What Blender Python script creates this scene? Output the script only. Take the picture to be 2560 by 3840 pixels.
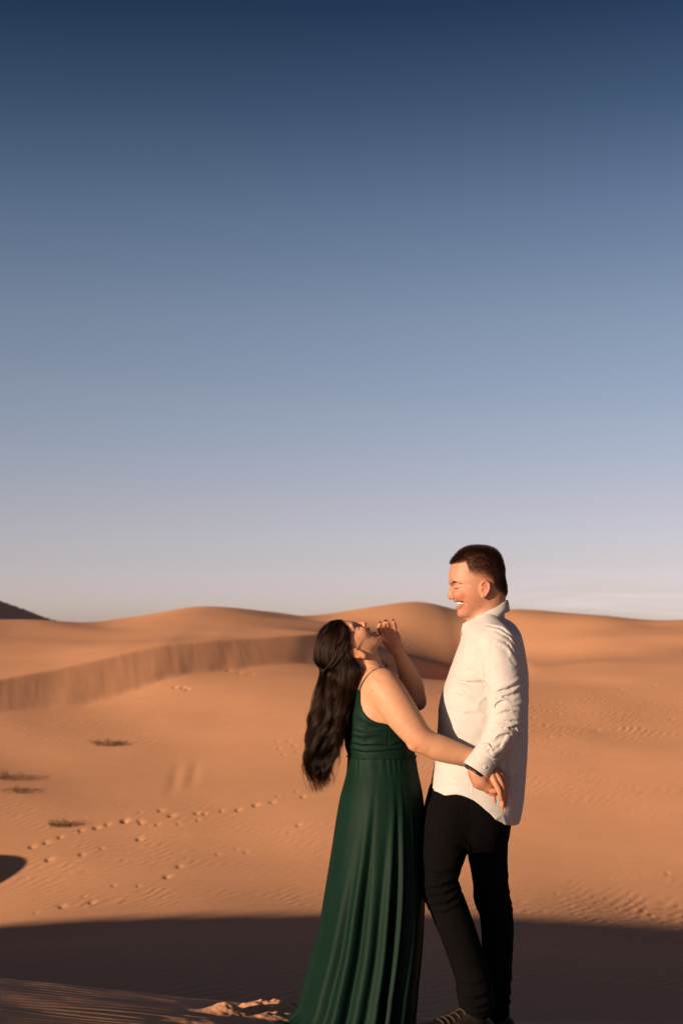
import bpy, bmesh, math, random
import numpy as np
from mathutils import Vector, Matrix

for o in list(bpy.data.objects):
    bpy.data.objects.remove(o)
SC = bpy.context.scene
COL = SC.collection
R = math.radians
random.seed(4)
RNG = np.random.default_rng(11)

# ------------------------------------------------------------------ camera
CAM = np.array([0.0, -5.27, 1.352])
FPX = 5333.3                                   # focal length in photograph pixels (50 mm on a 36 mm high frame)
PITCH = math.atan((2436 - 1920) / FPX)
cd = bpy.data.cameras.new('camera')
cam = bpy.data.objects.new('camera', cd)
COL.objects.link(cam)
cam.location = CAM
cam.rotation_euler = (math.pi / 2 + PITCH, 0, 0)
cd.sensor_fit = 'VERTICAL'
cd.sensor_height = 36
cd.sensor_width = 24
cd.lens = 50
cd.clip_start = 0.05
cd.clip_end = 5000
cd.dof.use_dof = True
cd.dof.focus_distance = 5.2
cd.dof.aperture_fstop = 5.0
SC.camera = cam

# ------------------------------------------------------------------ sky and sun
SUN_EL, SUN_AZ = R(10.5), R(50)                 # azimuth: how far to the left of the camera's back
TO_SUN = np.array([-math.sin(SUN_AZ) * math.cos(SUN_EL), -math.cos(SUN_AZ) * math.cos(SUN_EL), math.sin(SUN_EL)])
world = bpy.data.worlds.new('World')
SC.world = world
world.use_nodes = True
nt = world.node_tree
nt.nodes.clear()
w_out = nt.nodes.new('ShaderNodeOutputWorld')
w_bg = nt.nodes.new('ShaderNodeBackground')
w_sky = nt.nodes.new('ShaderNodeTexSky')
w_sky.sky_type = 'NISHITA'
w_sky.sun_disc = False
w_sky.sun_elevation = SUN_EL
w_sky.sun_rotation = math.atan2(TO_SUN[0], TO_SUN[1])
w_sky.altitude = 0
w_sky.air_density = 1.0
w_sky.dust_density = 1.0
w_sky.ozone_density = 1.0
w_bg.inputs['Strength'].default_value = 0.15
nt.links.new(w_bg.outputs[0], w_out.inputs[0])
# grade of the clear evening sky from horizon to zenith
w_tc = nt.nodes.new('ShaderNodeTexCoord')
w_sep = nt.nodes.new('ShaderNodeSeparateXYZ')
nt.links.new(w_tc.outputs['Generated'], w_sep.inputs[0])
w_ramp = nt.nodes.new('ShaderNodeValToRGB')
nt.links.new(w_sep.outputs['Z'], w_ramp.inputs[0])
SKY_STOPS = [(0.0, (0.6671, 0.6101, 1.0204)), (0.0309, (0.6671, 0.6101, 1.0204)), (0.044, (0.6453, 0.5674, 0.9316)), (0.0627, (0.6066, 0.5155, 0.7689)), (0.1, (0.581, 0.4712, 0.6216)), (0.1557, (0.5168, 0.4442, 0.5441)), (0.2286, (0.4546, 0.4024, 0.4657)), (0.2988, (0.3206, 0.3165, 0.3842)), (0.3654, (0.1603, 0.1868, 0.2483)), (0.4247, (0.0674, 0.0968, 0.1534)), (0.6, (0.0362, 0.0634, 0.1233)), (1.0, (0.0235, 0.047, 0.1101))]
cr = w_ramp.color_ramp
cr.interpolation = 'LINEAR'
for i, (p_, c_) in enumerate(SKY_STOPS):
    e = cr.elements[i] if i < 2 else cr.elements.new(p_)
    e.position = p_
    e.color = (*c_, 1)
w_mul = nt.nodes.new('ShaderNodeMix')
w_mul.data_type = 'RGBA'
w_mul.blend_type = 'MULTIPLY'
w_mul.inputs[0].default_value = 1.0
nt.links.new(w_sky.outputs[0], w_mul.inputs[6])
nt.links.new(w_ramp.outputs[0], w_mul.inputs[7])
# thin wisps of cloud low over the dunes
def wn(t, **kw):
    x = nt.nodes.new(t)
    for k_, v_ in kw.items():
        setattr(x, k_, v_)
    return x


w_map = wn('ShaderNodeMapping')
w_map.inputs['Scale'].default_value = (2.6, 2.6, 26)
w_map.inputs['Location'].default_value = (0.35, 0.2, 0.10)
nt.links.new(w_tc.outputs['Generated'], w_map.inputs['Vector'])
w_n = wn('ShaderNodeTexNoise')
w_n.inputs['Scale'].default_value = 2.3
w_n.inputs['Detail'].default_value = 7
w_n.inputs['Roughness'].default_value = 0.58
w_n.inputs['Distortion'].default_value = 0.7
nt.links.new(w_map.outputs[0], w_n.inputs['Vector'])
w_th = wn('ShaderNodeMapRange', interpolation_type='SMOOTHSTEP')
w_th.inputs[1].default_value = 0.40
w_th.inputs[2].default_value = 0.80
nt.links.new(w_n.outputs['Fac'], w_th.inputs[0])
w_lo = wn('ShaderNodeMapRange', interpolation_type='SMOOTHSTEP')
w_lo.inputs[1].default_value = 0.070
w_lo.inputs[2].default_value = 0.035
nt.links.new(w_sep.outputs['Z'], w_lo.inputs[0])
w_m1 = wn('ShaderNodeMath', operation='MULTIPLY')
nt.links.new(w_th.outputs[0], w_m1.inputs[0])
nt.links.new(w_lo.outputs[0], w_m1.inputs[1])
w_m2 = wn('ShaderNodeMath', operation='MULTIPLY')
w_m2.inputs[1].default_value = 0.7
w_az = wn('ShaderNodeMapRange', interpolation_type='SMOOTHSTEP')
w_az.inputs[1].default_value = 0.07
w_az.inputs[2].default_value = 0.16
nt.links.new(w_sep.outputs['X'], w_az.inputs[0])
w_m0 = wn('ShaderNodeMath', operation='MULTIPLY')
nt.links.new(w_m1.outputs[0], w_m0.inputs[0])
nt.links.new(w_az.outputs[0], w_m0.inputs[1])
nt.links.new(w_m0.outputs[0], w_m2.inputs[0])
w_cl = wn('ShaderNodeMix', data_type='RGBA')
w_cl.inputs[7].default_value = (3.9, 3.55, 3.5, 1)
nt.links.new(w_m2.outputs[0], w_cl.inputs[0])
nt.links.new(w_mul.outputs[2], w_cl.inputs[6])
nt.links.new(w_cl.outputs[2], w_bg.inputs['Color'])

sd = bpy.data.lights.new('sun', 'SUN')
sd.energy = 5.0
sd.angle = R(0.55)
sd.color = (1.0, 0.75, 0.52)
sun = bpy.data.objects.new('sun', sd)
COL.objects.link(sun)
sun.rotation_euler = Vector(TO_SUN).to_track_quat('Z', 'Y').to_euler()
sun.location = (-8, -8, 6)

SC.view_settings.view_transform = 'Standard'
SC.view_settings.look = 'None'
SC.view_settings.exposure = 0.55
SC.view_settings.gamma = 1
SC.view_settings.use_curve_mapping = False
SC.render.engine = 'CYCLES'


def P(px, py, y=0.0):
    """The world point seen at pixel (px, py) of the 2560 x 3840 photograph on the upright plane Y = y."""
    xc = (np.asarray(px, float) - 1280) / FPX
    yc = (1920 - np.asarray(py, float)) / FPX
    dy = math.cos(PITCH) - yc * math.sin(PITCH)
    dz = math.sin(PITCH) + yc * math.cos(PITCH)
    t = (np.asarray(y, float) - CAM[1]) / dy
    return np.stack(np.broadcast_arrays(CAM[0] + t * xc, CAM[1] + t * dy, CAM[2] + t * dz), -1)


PXM = 1.0 / 1010.0                             # metres in one photograph pixel at the couple


def obj(name, me, mat=None, parent=None, smooth=True):
    o = bpy.data.objects.new(name, me)
    COL.objects.link(o)
    if mat is not None:
        me.materials.append(mat)
    if parent is not None:
        o.parent = parent
    if smooth and hasattr(me, 'polygons') and len(me.polygons):
        me.polygons.foreach_set('use_smooth', np.ones(len(me.polygons), bool))
    return o


def np_mesh(name, V, F):
    V = np.asarray(V, np.float32)
    F = np.asarray(F, np.int32)
    me = bpy.data.meshes.new(name)
    me.vertices.add(len(V))
    me.vertices.foreach_set('co', V.ravel())
    n, k = F.shape
    me.loops.add(n * k)
    me.loops.foreach_set('vertex_index', F.ravel())
    me.polygons.add(n)
    me.polygons.foreach_set('loop_start', np.arange(0, n * k, k, dtype=np.int32))
    me.update(calc_edges=True)
    me.validate()
    return me


def set_color(me, name, arr):
    a = me.color_attributes.new(name, 'FLOAT_COLOR', 'POINT')
    c = np.ones((len(me.vertices), 4), np.float32)
    c[:, :arr.shape[1]] = arr
    a.data.foreach_set('color', c.ravel())


def set_float(me, name, arr):
    a = me.attributes.new(name, 'FLOAT', 'POINT')
    a.data.foreach_set('value', np.asarray(arr, np.float32))


def sstep(a, b, x):
    t = np.clip((x - a) / (b - a), 0, 1)
    return t * t * (3 - 2 * t)


class N:
    """A short hand for building a material's nodes."""
    def __init__(s, name):
        s.m = bpy.data.materials.new(name)
        s.m.use_nodes = True
        s.t = s.m.node_tree
        s.b = s.t.nodes['Principled BSDF']

    def n(s, typ, **kw):
        x = s.t.nodes.new(typ)
        for k, v in kw.items():
            setattr(x, k, v)
        return x

    def l(s, a, b):
        s.t.links.new(a, b)

    def noise(s, vec, scale, detail=4, rough=0.55, dist=0.0):
        x = s.n('ShaderNodeTexNoise')
        x.inputs['Scale'].default_value = scale
        x.inputs['Detail'].default_value = detail
        x.inputs['Roughness'].default_value = rough
        x.inputs['Distortion'].default_value = dist
        if vec is not None:
            s.l(vec, x.inputs['Vector'])
        return x.outputs['Fac']

    def math(s, op, a, b=None, c=None):
        x = s.n('ShaderNodeMath', operation=op)
        for i, v in enumerate((a, b, c)):
            if v is None:
                continue
            if isinstance(v, (int, float)):
                x.inputs[i].default_value = v
            else:
                s.l(v, x.inputs[i])
        return x.outputs[0]

    def ramp(s, fac, stops):
        x = s.n('ShaderNodeValToRGB')
        for i, (p, c) in enumerate(stops):
            e = x.color_ramp.elements[i] if i < 2 else x.color_ramp.elements.new(p)
            e.position = p
            e.color = (*c, 1) if len(c) == 3 else c
        s.l(fac, x.inputs[0])
        return x.outputs[0]

    def mix(s, fac, a, b, blend='MIX'):
        x = s.n('ShaderNodeMix', data_type='RGBA', blend_type=blend)
        for i, v in ((0, fac), (6, a), (7, b)):
            if isinstance(v, (int, float)):
                x.inputs[i].default_value = v
            elif isinstance(v, tuple):
                x.inputs[i].default_value = (*v, 1)
            else:
                s.l(v, x.inputs[i])
        return x.outputs[2]

    def bump(s, h, strength=1.0, dist=0.01, normal=None):
        x = s.n('ShaderNodeBump')
        x.inputs['Strength'].default_value = strength
        x.inputs['Distance'].default_value = dist
        s.l(h, x.inputs['Height'])
        if normal is not None:
            s.l(normal, x.inputs['Normal'])
        return x.outputs[0]

    def mapping(s, vec, rot=(0, 0, 0), scale=(1, 1, 1), loc=(0, 0, 0)):
        x = s.n('ShaderNodeMapping')
        x.inputs['Rotation'].default_value = rot
        x.inputs['Scale'].default_value = scale
        x.inputs['Location'].default_value = loc
        s.l(vec, x.inputs['Vector'])
        return x.outputs[0]
# ------------------------------------------------------------------ the dunes
def smin(a, b, k):
    h = np.clip(0.5 + 0.5 * (b - a) / k, 0, 1)
    return b + (a - b) * h - k * h * (1 - h)


def smax(a, b, k):
    return -smin(-a, -b, k)


class TPS:
    """A smooth surface z(x, y) through a few surveyed points (thin plate spline)."""
    def __init__(s, pts, lam=0.02):
        p = np.asarray(pts, float)
        s.c = p[:, :2]
        n = len(p)
        K = s.k(s.c[:, None] - s.c[None]) + lam * np.eye(n)
        Q = np.c_[np.ones(n), s.c]
        A = np.zeros((n + 3, n + 3))
        A[:n, :n] = K
        A[:n, n:] = Q
        A[n:, :n] = Q.T
        s.w = np.linalg.solve(A, np.r_[p[:, 2], 0, 0, 0])

    @staticmethod
    def k(d):
        r2 = (d ** 2).sum(-1)
        return 0.5 * r2 * np.log(r2 + 1e-9)

    def __call__(s, x, y):
        sh = x.shape
        q = np.c_[x.ravel(), y.ravel()]
        out = np.empty(len(q))
        for i in range(0, len(q), 100000):
            b = q[i:i + 100000]
            out[i:i + 100000] = s.k(b[:, None] - s.c[None]) @ s.w[:-3] + s.w[-3] + b @ s.w[-2:]
        return out.reshape(sh)


def pts(lst):
    return [tuple(P(a, b, c)) for a, b, c in lst]


front_pts = pts([
    (-500, 3540, 24), (0, 3485, 24), (640, 3445, 24), (1280, 3435, 24), (1920, 3445, 24), (2560, 3485, 24), (3060, 3520, 24),
    (0, 3600, 18), (1280, 3590, 18), (2560, 3620, 18),
    (-400, 3200, 29), (0, 3150, 30.2), (640, 3090, 31.5), (1280, 3060, 32), (1920, 3040, 32), (2560, 3060, 31.5), (3000, 3060, 31),
    (-400, 2920, 33.5), (0, 2880, 35.8), (640, 2820, 38), (1280, 2790, 39), (1920, 2760, 39), (2560, 2740, 39), (3000, 2740, 39),
    (-400, 2770, 37.8), (0, 2690, 41.2), (300, 2645, 43.6), (640, 2548, 46.6), (900, 2514, 49.2), (1180, 2500, 52.3), (1330, 2535, 53.8), (1425, 2560, 54.9), (1560, 2585, 56.9), (1700, 2592, 59.3),
    (2000, 2540, 52), (2200, 2500, 53), (2560, 2490, 51), (3000, 2480, 50),
]) + [(-9, 9, -3.2), (0, 9, -3.1), (9, 9, -3.2), (-12, -12, -3.2), (12, -12, -3.2), (-40, 24, -4.4), (40, 24, -4.4), (-45, 45, 0.2), (45, 45, 0.9)]
FRONT = TPS(front_pts, 0.3)

HORIZON = [(-400, 2300, 58), (0, 2318, 60), (130, 2320, 60.5), (280, 2327, 61.3), (400, 2331, 62), (480, 2320, 62.8), (560, 2303, 63.8), (650, 2283, 65), (740, 2273, 66), (900, 2275, 67.5), (1050, 2291, 69), (1180, 2304, 70.5), (1300, 2291, 71.5), (1380, 2272, 72.3), (1450, 2263, 73), (1560, 2253, 74), (1650, 2266, 74), (1780, 2290, 74), (1930, 2287, 73), (2100, 2304, 72), (2300, 2317, 70), (2450, 2331, 69), (2560, 2326, 68), (3000, 2310, 66)]
wind_pts = pts([
    (-500, 2600, 39), (0, 2541, 43), (300, 2475, 46.2), (640, 2412, 49.6), (1000, 2390, 53.2), (1200, 2381, 55.5), (1500, 2440, 58.8), (1800, 2475, 62), (2200, 2455, 56), (2560, 2448, 54), (3000, 2445, 54),
    (-400, 2440, 48.5), (0, 2430, 50.5), (300, 2412, 52.5), (640, 2372, 55.5), (1000, 2352, 58), (1300, 2350, 63), (1560, 2335, 67), (1900, 2390, 66), (2250, 2392, 61), (2560, 2388, 59), (3000, 2388, 58),
    *HORIZON,
    (0, 2420, 105), (640, 2420, 105), (1280, 2420, 105), (1920, 2420, 105), (2560, 2420, 105),
] + [(a, b + 45 + 0.5 * (2330 - b), c + 9) for a, b, c in HORIZON] + [(a, b + 18, c - 3) for a, b, c in HORIZON]) + [(-80, 64, 3), (80, 68, 3), (0, 300, -3), (-150, 250, -2), (150, 250, -2)]
WIND = TPS(wind_pts, 0.2)

# crest of the slip face that crosses the picture behind the couple
crest = np.array(pts([(-900, 2720, 34), (-400, 2625, 39.6), (0, 2550, 43), (200, 2508, 44.7), (400, 2463, 46.4), (600, 2423, 48.2), (800, 2403, 50), (1000, 2395, 52), (1120, 2389, 53.3), (1200, 2384, 54.4),
                      (1300, 2396, 55.8), (1425, 2434, 57.2), (1560, 2468, 59), (1700, 2507, 61), (1860, 2575, 62.5)]))


def crest_interp(x):
    yc = np.interp(x, crest[:, 0], crest[:, 1])
    zc = np.interp(x, crest[:, 0], crest[:, 2])
    return yc, zc


def smooth_table(xs, ys, n=400, w=9):
    xi = np.linspace(xs[0], xs[-1], n)
    yi = np.interp(xi, xs, ys)
    k = np.hanning(w + 2)[1:-1]
    k /= k.sum()
    yi = np.convolve(np.pad(yi, w // 2, mode='edge'), k, 'valid')
    return xi, yi


_cx, _cy = smooth_table(crest[:, 0], crest[:, 1], w=15)
_cx, _cz = smooth_table(crest[:, 0], crest[:, 2], w=15)

# near crest the couple stand on; its height further left is what shades the hollow
YN = 0.80
edge_px = np.array([-700, -300, 0, 300, 640, 1000, 1280, 1600, 1920, 2250, 2560, 2900])
edge_py = np.array([3560, 3515, 3482, 3458, 3443, 3437, 3436, 3439, 3447, 3462, 3484, 3510])


def front_hit(px, py):
    lo, hi = 14.0, 40.0
    ys = np.linspace(lo, hi, 261)
    q = P(px, py, ys)
    d = q[:, 2] - FRONT(q[:, 0], q[:, 1])
    i = int(np.argmax(d < 0))
    return q[i]


_sx, _sz = [], []
for a, b in zip(edge_px, edge_py):
    q = front_hit(a, b)
    t = (q[1] - YN) / -TO_SUN[1]
    s = q + TO_SUN * t
    _sx.append(s[0])
    _sz.append(s[2])
_sx, _sz = np.array(_sx), np.array(_sz)
#PRINT print('crest need', np.round(_sx, 1), np.round(_sz, 2))


def near_crest_z(x):
    zf = np.interp(x, _sx, _sz)
    return np.where(x < -2.6, zf * sstep(-2.6, -9.5, x), 0.0)


def hash_noise(x, y, seed=0):
    """Value noise in the plane, smooth and not repeating."""
    xi = np.floor(x).astype(np.int64)
    yi = np.floor(y).astype(np.int64)
    fx, fy = x - xi, y - yi
    fx = fx * fx * fx * (fx * (fx * 6 - 15) + 10)
    fy = fy * fy * fy * (fy * (fy * 6 - 15) + 10)

    def h(a, b):
        n = (a * 374761393 + b * 668265263 + seed * 974634777) & 0xFFFFFFFF
        n = ((n ^ (n >> 13)) * 1274126177) & 0xFFFFFFFF
        return ((n ^ (n >> 16)) & 0xFFFF) / 32767.5 - 1
    a, b, c, d = h(xi, yi), h(xi + 1, yi), h(xi, yi + 1), h(xi + 1, yi + 1)
    return (a * (1 - fx) + b * fx) * (1 - fy) + (c * (1 - fx) + d * fx) * fy


def fbm(x, y, oct=4, seed=0):
    s, a = 0, 1.0
    for i in range(oct):
        s = s + a * hash_noise(x * 2 ** i, y * 2 ** i, seed + i)
        a *= 0.5
    return s


# footprints: trails of (px, py) on the slope, stepped along in both feet
trails = [
    ([(95, 3245), (190, 3238), (300, 3215), (390, 3188), (510, 3155)], 1.0),
    ([(120, 3195), (165, 3170), (225, 3148), (290, 3128), (350, 3112), (400, 3098), (470, 3082), (530, 3084)], 1.0),
    ([(465, 3082), (530, 3090), (590, 3096), (660, 3090), (735, 3080)], 1.0),
    ([(530, 3048), (590, 3045), (650, 3058), (735, 3056), (770, 3052), (830, 3046), (900, 3038), (960, 3020), (1045, 2988), (1105, 2970)], 1.0),
    ([(135, 3441), (225, 3412), (320, 3378), (345, 3402), (435, 3333), (522, 3338), (612, 3304), (660, 3262)], 0.9),
    ([(885, 3178), (910, 3202), (1110, 3102), (810, 3206), (1010, 3010), (1130, 2990)], 0.8),
    ([(1000, 2795), (1035, 2785), (1050, 2805), (1075, 2780), (1095, 2800), (1110, 2820), (1020, 2810), (1060, 2830)], 0.6),
    ([(660, 2582), (690, 2586), (700, 2590), (860, 2520), (900, 2530), (945, 2537), (925, 2534)], 1.1),
    ([(1960, 2790), (2010, 2778), (2060, 2768), (2110, 2756), (2180, 2748), (2240, 2738), (2300, 2722), (2370, 2708), (2440, 2692), (2510, 2690)], 0.7),
    ([(2000, 2680), (2090, 2668), (2150, 2662), (2240, 2588), (2330, 2575), (2450, 2568), (2540, 2655), (2555, 2672)], 0.7),
    ([(2080, 3363), (2290, 3318), (2390, 3292), (2505, 3296)], 0.5),
]
foot = []
for tr, sc_ in trails:
    for j, (a, b) in enumerate(tr):
        ys = np.linspace(20, 60, 401)
        q = P(a, b, ys)
        d = q[:, 2] - FRONT(q[:, 0], q[:, 1])
        i = int(np.argmax(d < 0))
        foot.append((q[i, 0] + random.uniform(-0.07, 0.07), q[i, 1] + random.uniform(-0.10, 0.10), 0.74 * sc_ * random.uniform(0.62, 1.25), random.uniform(-1.3, -0.5)))


def slope_point(px, py):
    ys = np.linspace(20, 60, 800)
    q = P(px, py, ys)
    return q[int(np.argmax(q[:, 2] - FRONT(q[:, 0], q[:, 1]) < 0)), :2]


streaks = [(slope_point(672, 2840), slope_point(640, 2990)), (slope_point(745, 2835), slope_point(706, 2965))]


def terrain(x, y, detail=True):
    f = FRONT(x, y)
    w = WIND(x, y)
    yc = np.interp(x, _cx, _cy)
    zc = np.interp(x, _cx, _cz)
    slip = zc + (y - yc) * (0.66 + 0.02 * hash_noise(x * 1.3, y * 0))
    # windward side behind the crest leads up to the far dunes
    back = w + (zc - WIND(x, yc)) * np.exp(-np.clip(y - yc, 0, 80) / 9.0)
    ridge = smin(slip, back, 0.05)
    z = smax(f, ridge, 0.12)
    z = np.where(y > yc + 0.5, np.maximum(z, ridge), z)
    far = sstep(0, 12, y - yc)
    z = z * (1 - far) + back * far
    # to the right the front slope runs on into the far dunes without a crest
    t_ = sstep(47, 61, y)
    rx = sstep(5.6, 8.2, x)
    z = z * (1 - rx) + (f * (1 - t_) + w * t_) * rx
    # far dark peak at the left edge
    q = P(-60, 2228, 120)
    z = np.maximum(z, q[2] - 0.42 * np.abs(x - q[0]) - 0.05 * np.abs(y - q[1]) - 0.02 * (x - q[0]) - 0.0)
    # a hump left of the frame whose shadow reaches in
    q = front_hit(-580, 3450)
    z = z + 1.75 * np.exp(-(((x - q[0] + 1.3) / 1.35) ** 2 + ((y - q[1] + 0.5) / 2.5) ** 2))
    # the near crest
    yn = YN + 0.10 * hash_noise(x * 0.8 + 3.3, y * 0 + 0.4) * sstep(5, 1.5, np.abs(x)) + 0.0 * x
    zn = near_crest_z(x) * np.exp(-np.clip(YN - y, 0, 40) / 2.4)          # falls away towards the sun
    tilt = -0.165 * np.clip(y, -1.6, 2.0) - 0.091 * np.clip(x, -2.4, 0.5)
    near = zn + tilt
    sl = zn - 0.165 * yn - 0.091 * np.clip(x, -2.4, 0.5) - 0.62 * (y - yn)
    near = smin(near, sl, 0.05)
    z = smax(z, near, 0.2)
    if detail:
        z = z + 0.10 * fbm(x * 0.11, y * 0.11, 3, 5) * sstep(9, 22, y)
        # narrow flutes where the slip face has slumped
        on_slip = np.clip(1 - np.abs(z - slip) / 0.10, 0, 1) * (y > 20) * (y < yc + 0.1)
        z = z + on_slip * (0.0030 * fbm(x * 5.2 + 1.6 * z, z * 0.9, 4, 9) + 0.006 * fbm(x * 1.9 + z, z * 0.7 + y * 0.2, 2, 19))
        # ripples on the near crest
        nr = sstep(2.4, 1.2, y) * sstep(-4, -3, y)
        ph = y * 64 + 1.8 * fbm(x * 1.3, y * 2.6, 3, 21) * 2.4 + x * 3.0
        amp = 0.0018 * np.clip(0.15 + 0.9 * fbm(x * 1.3 + 7, y * 3.0, 3, 33), 0.04, 1.5)
        rough = sstep(0.95, 0.3, np.abs(x - 0.15)) * sstep(0.75, 0.5, y)   # sand trodden around the feet
        z = z + nr * (1 - 0.8 * rough) * amp * (np.sin(ph) + 0.35 * np.sin(2 * ph + 0.6))
        z = z + nr * (1 - rough) * 0.003 * fbm(x * 2.2, y * 3.0, 3, 61)
        z = z + nr * rough * 0.013 * fbm(x * 6.0, y * 7.0, 4, 41)
        # sand heaped up by the dragged hem
        for (mx, my, mr, mh) in ((-0.10, 0.48, 0.15, 0.040), (-0.27, 0.34, 0.13, 0.034), (-0.40, 0.14, 0.10, 0.034), (-0.22, 0.14, 0.12, 0.020), (0.36, 0.33, 0.10, 0.015), (0.16, 0.28, 0.09, 0.012)):
            z = z + mh * np.exp(-(((x - mx) / mr) ** 2 + ((y - my) / (mr * 0.7)) ** 2)) * (1 + 0.45 * fbm(x * 9, y * 9, 3, 77) + 0.30 * np.abs(fbm(x * 21, y * 21, 3, 78)))
        for (fx, fy, s, a) in foot:
            m = (np.abs(x - fx) < 0.7) & (np.abs(y - fy) < 0.7)
            if m.any():
                dx, dy = x[m] - fx, y[m] - fy
                # shaped for shade: steep on the sun side, drawn out gently away from it
                u = 0.766 * dx + 0.643 * dy
                v = -0.643 * dx + 0.766 * dy + 0.35 * a * u
                ru = np.where(u < 0, 0.065, 0.17) * s
                r2 = (u / ru) ** 2 + (v / (0.085 * s)) ** 2
                z[m] += -0.050 * s * np.exp(-r2)
        for p0, p1 in streaks:                             # two shallow runnels down the slope
            d = p1 - p0
            t = np.clip(((x - p0[0]) * d[0] + (y - p0[1]) * d[1]) / (d @ d), 0, 1)
            q2 = (x - p0[0] - t * d[0]) ** 2 + (y - p0[1] - t * d[1]) ** 2
            z = z - 0.016 * np.sin(np.pi * np.clip(t, 0.02, 0.98)) * np.exp(-q2 / 0.17 ** 2)
    return z


# rings and spokes whose spacing grows with distance
ang_in = np.linspace(R(-15.5), R(15.5), 760)
ang_out = np.r_[np.linspace(R(-178), R(-100), 26), np.linspace(R(-98), R(-16), 150)]
ang = np.r_[ang_out, ang_in, -ang_out[::-1]]
rad = np.r_[np.linspace(0.4, 4.4, 24), np.linspace(4.45, 6.7, 250), np.linspace(6.75, 16, 60), np.linspace(16.1, 30, 150), np.linspace(30.06, 62, 420), np.linspace(62.2, 120, 150), np.geomspace(121, 320, 40), np.geomspace(360, 1800, 12)]
A, Rr = np.meshgrid(ang, rad)
GX, GY = CAM[0] + Rr * np.sin(A), CAM[1] + Rr * np.cos(A)
GZ = terrain(GX.copy(), GY.copy())
flat = sstep(150, 360, Rr)
GZ = GZ * (1 - flat) + (-4.0) * flat
behind = sstep(0, -14, GY)
GZ = GZ * (1 - behind) + (0.15 + near_crest_z(GX) * 0.2) * behind
nr_, na_ = GX.shape
idx = np.arange(nr_ * na_).reshape(nr_, na_)
quads = np.stack([idx[:-1, :-1], idx[1:, :-1], idx[1:, 1:], idx[:-1, 1:]], -1).reshape(-1, 4)
# close the turn behind the camera
seam = np.stack([idx[:-1, -1], idx[1:, -1], idx[1:, 0], idx[:-1, 0]], -1)
me = np_mesh('dunes', np.stack([GX, GY, GZ], -1).reshape(-1, 3), np.r_[quads, seam][:, ::-1])

S = N('sand')
geo = S.n('ShaderNodeNewGeometry')
pos = geo.outputs['Position']
c1 = S.noise(pos, 0.09, 4, 0.6)
c2 = S.noise(pos, 320, 2, 0.7)
c3 = S.noise(pos, 2.2, 5, 0.65)
base = S.ramp(c1, [(0.3, (0.69, 0.330, 0.176)), (0.7, (0.78, 0.385, 0.208))])
base = S.mix(0.35, base, S.ramp(c2, [(0.25, (0.43, 0.20, 0.104)), (0.75, (0.88, 0.47, 0.27))]))
base = S.mix(0.12, base, S.ramp(c3, [(0.3, (0.52, 0.24, 0.11)), (0.7, (0.84, 0.44, 0.23))]))
S.l(base, S.b.inputs['Base Color'])
S.b.inputs['Roughness'].default_value = 0.95
S.b.inputs['Specular IOR Level'].default_value = 0.15
# wind ripples: bands across the wind, bent and broken up, stronger in patches
warp = S.n('ShaderNodeVectorMath', operation='ADD')
wn = S.n('ShaderNodeTexNoise')
wn.inputs['Scale'].default_value = 0.5
wn.inputs['Detail'].default_value = 4
S.l(pos, wn.inputs['Vector'])
wsc = S.n('ShaderNodeVectorMath', operation='SCALE')
wsc.inputs['Scale'].default_value = 1.1
S.l(wn.outputs['Color'], wsc.inputs[0])
S.l(pos, warp.inputs[0])
S.l(wsc.outputs[0], warp.inputs[1])
wv = S.n('ShaderNodeTexWave', wave_type='BANDS', bands_direction='X', wave_profile='SIN')
wv.inputs['Scale'].default_value = 1.0
wv.inputs['Distortion'].default_value = 2.2
wv.inputs['Detail'].default_value = 3
wv.inputs['Detail Scale'].default_value = 0.7
S.l(S.mapping(warp.outputs[0], rot=(0, 0, R(62)), scale=(2.0, 1.0, 1)), wv.inputs['Vector'])
mask = S.ramp(S.noise(pos, 0.13, 3, 0.5), [(0.44, (0.06,) * 3), (0.66, (1,) * 3)])
sepz = S.n('ShaderNodeSeparateXYZ')
S.l(pos, sepz.inputs[0])
farm = S.n('ShaderNodeMapRange', interpolation_type='SMOOTHSTEP')
S.l(sepz.outputs['Y'], farm.inputs[0])
farm.inputs[1].default_value = 3
farm.inputs[2].default_value = 8
sepn = S.n('ShaderNodeSeparateXYZ')
S.l(geo.outputs['Normal'], sepn.inputs[0])
flatm = S.n('ShaderNodeMapRange', interpolation_type='SMOOTHSTEP')
S.l(sepn.outputs['Z'], flatm.inputs[0])
flatm.inputs[1].default_value = 0.90
flatm.inputs[2].default_value = 0.96
deep = S.n('ShaderNodeMapRange', interpolation_type='SMOOTHSTEP')          # coarser ripples on the hollow's floor
S.l(sepz.outputs['Y'], deep.inputs[0])
deep.inputs[1].default_value = 28
deep.inputs[2].default_value = 22
deep.inputs[3].default_value = 1.0
deep.inputs[4].default_value = 2.6
side = S.n('ShaderNodeMapRange', interpolation_type='SMOOTHSTEP')          # and towards the right
S.l(sepz.outputs['X'], side.inputs[0])
side.inputs[1].default_value = -1
side.inputs[2].default_value = 5
side.inputs[3].default_value = 0.7
side.inputs[4].default_value = 1.05
mask = S.math('MULTIPLY', S.math('MULTIPLY', mask, deep.outputs[0]), side.outputs[0])
hgt = S.math('MULTIPLY', S.math('MULTIPLY', S.math('MULTIPLY', wv.outputs['Fac'], mask), farm.outputs[0]), flatm.outputs[0])
b1 = S.bump(hgt, 0.6, 0.026)
b2 = S.bump(S.noise(pos, 26, 5, 0.65), 0.35, 0.006, b1)
b3 = S.bump(c2, 0.25, 0.0015, b2)
S.l(b3, S.b.inputs['Normal'])
dunes = obj('dunes', me, S.m)
dunes['kind'] = 'structure'
dunes['label'] = 'rippled orange sand dunes lit by low sun'
# ------------------------------------------------------------------ modelling of bodies and clothes: smooth volumes turned into one surface
def px_m(r):
    return r * PXM


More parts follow.
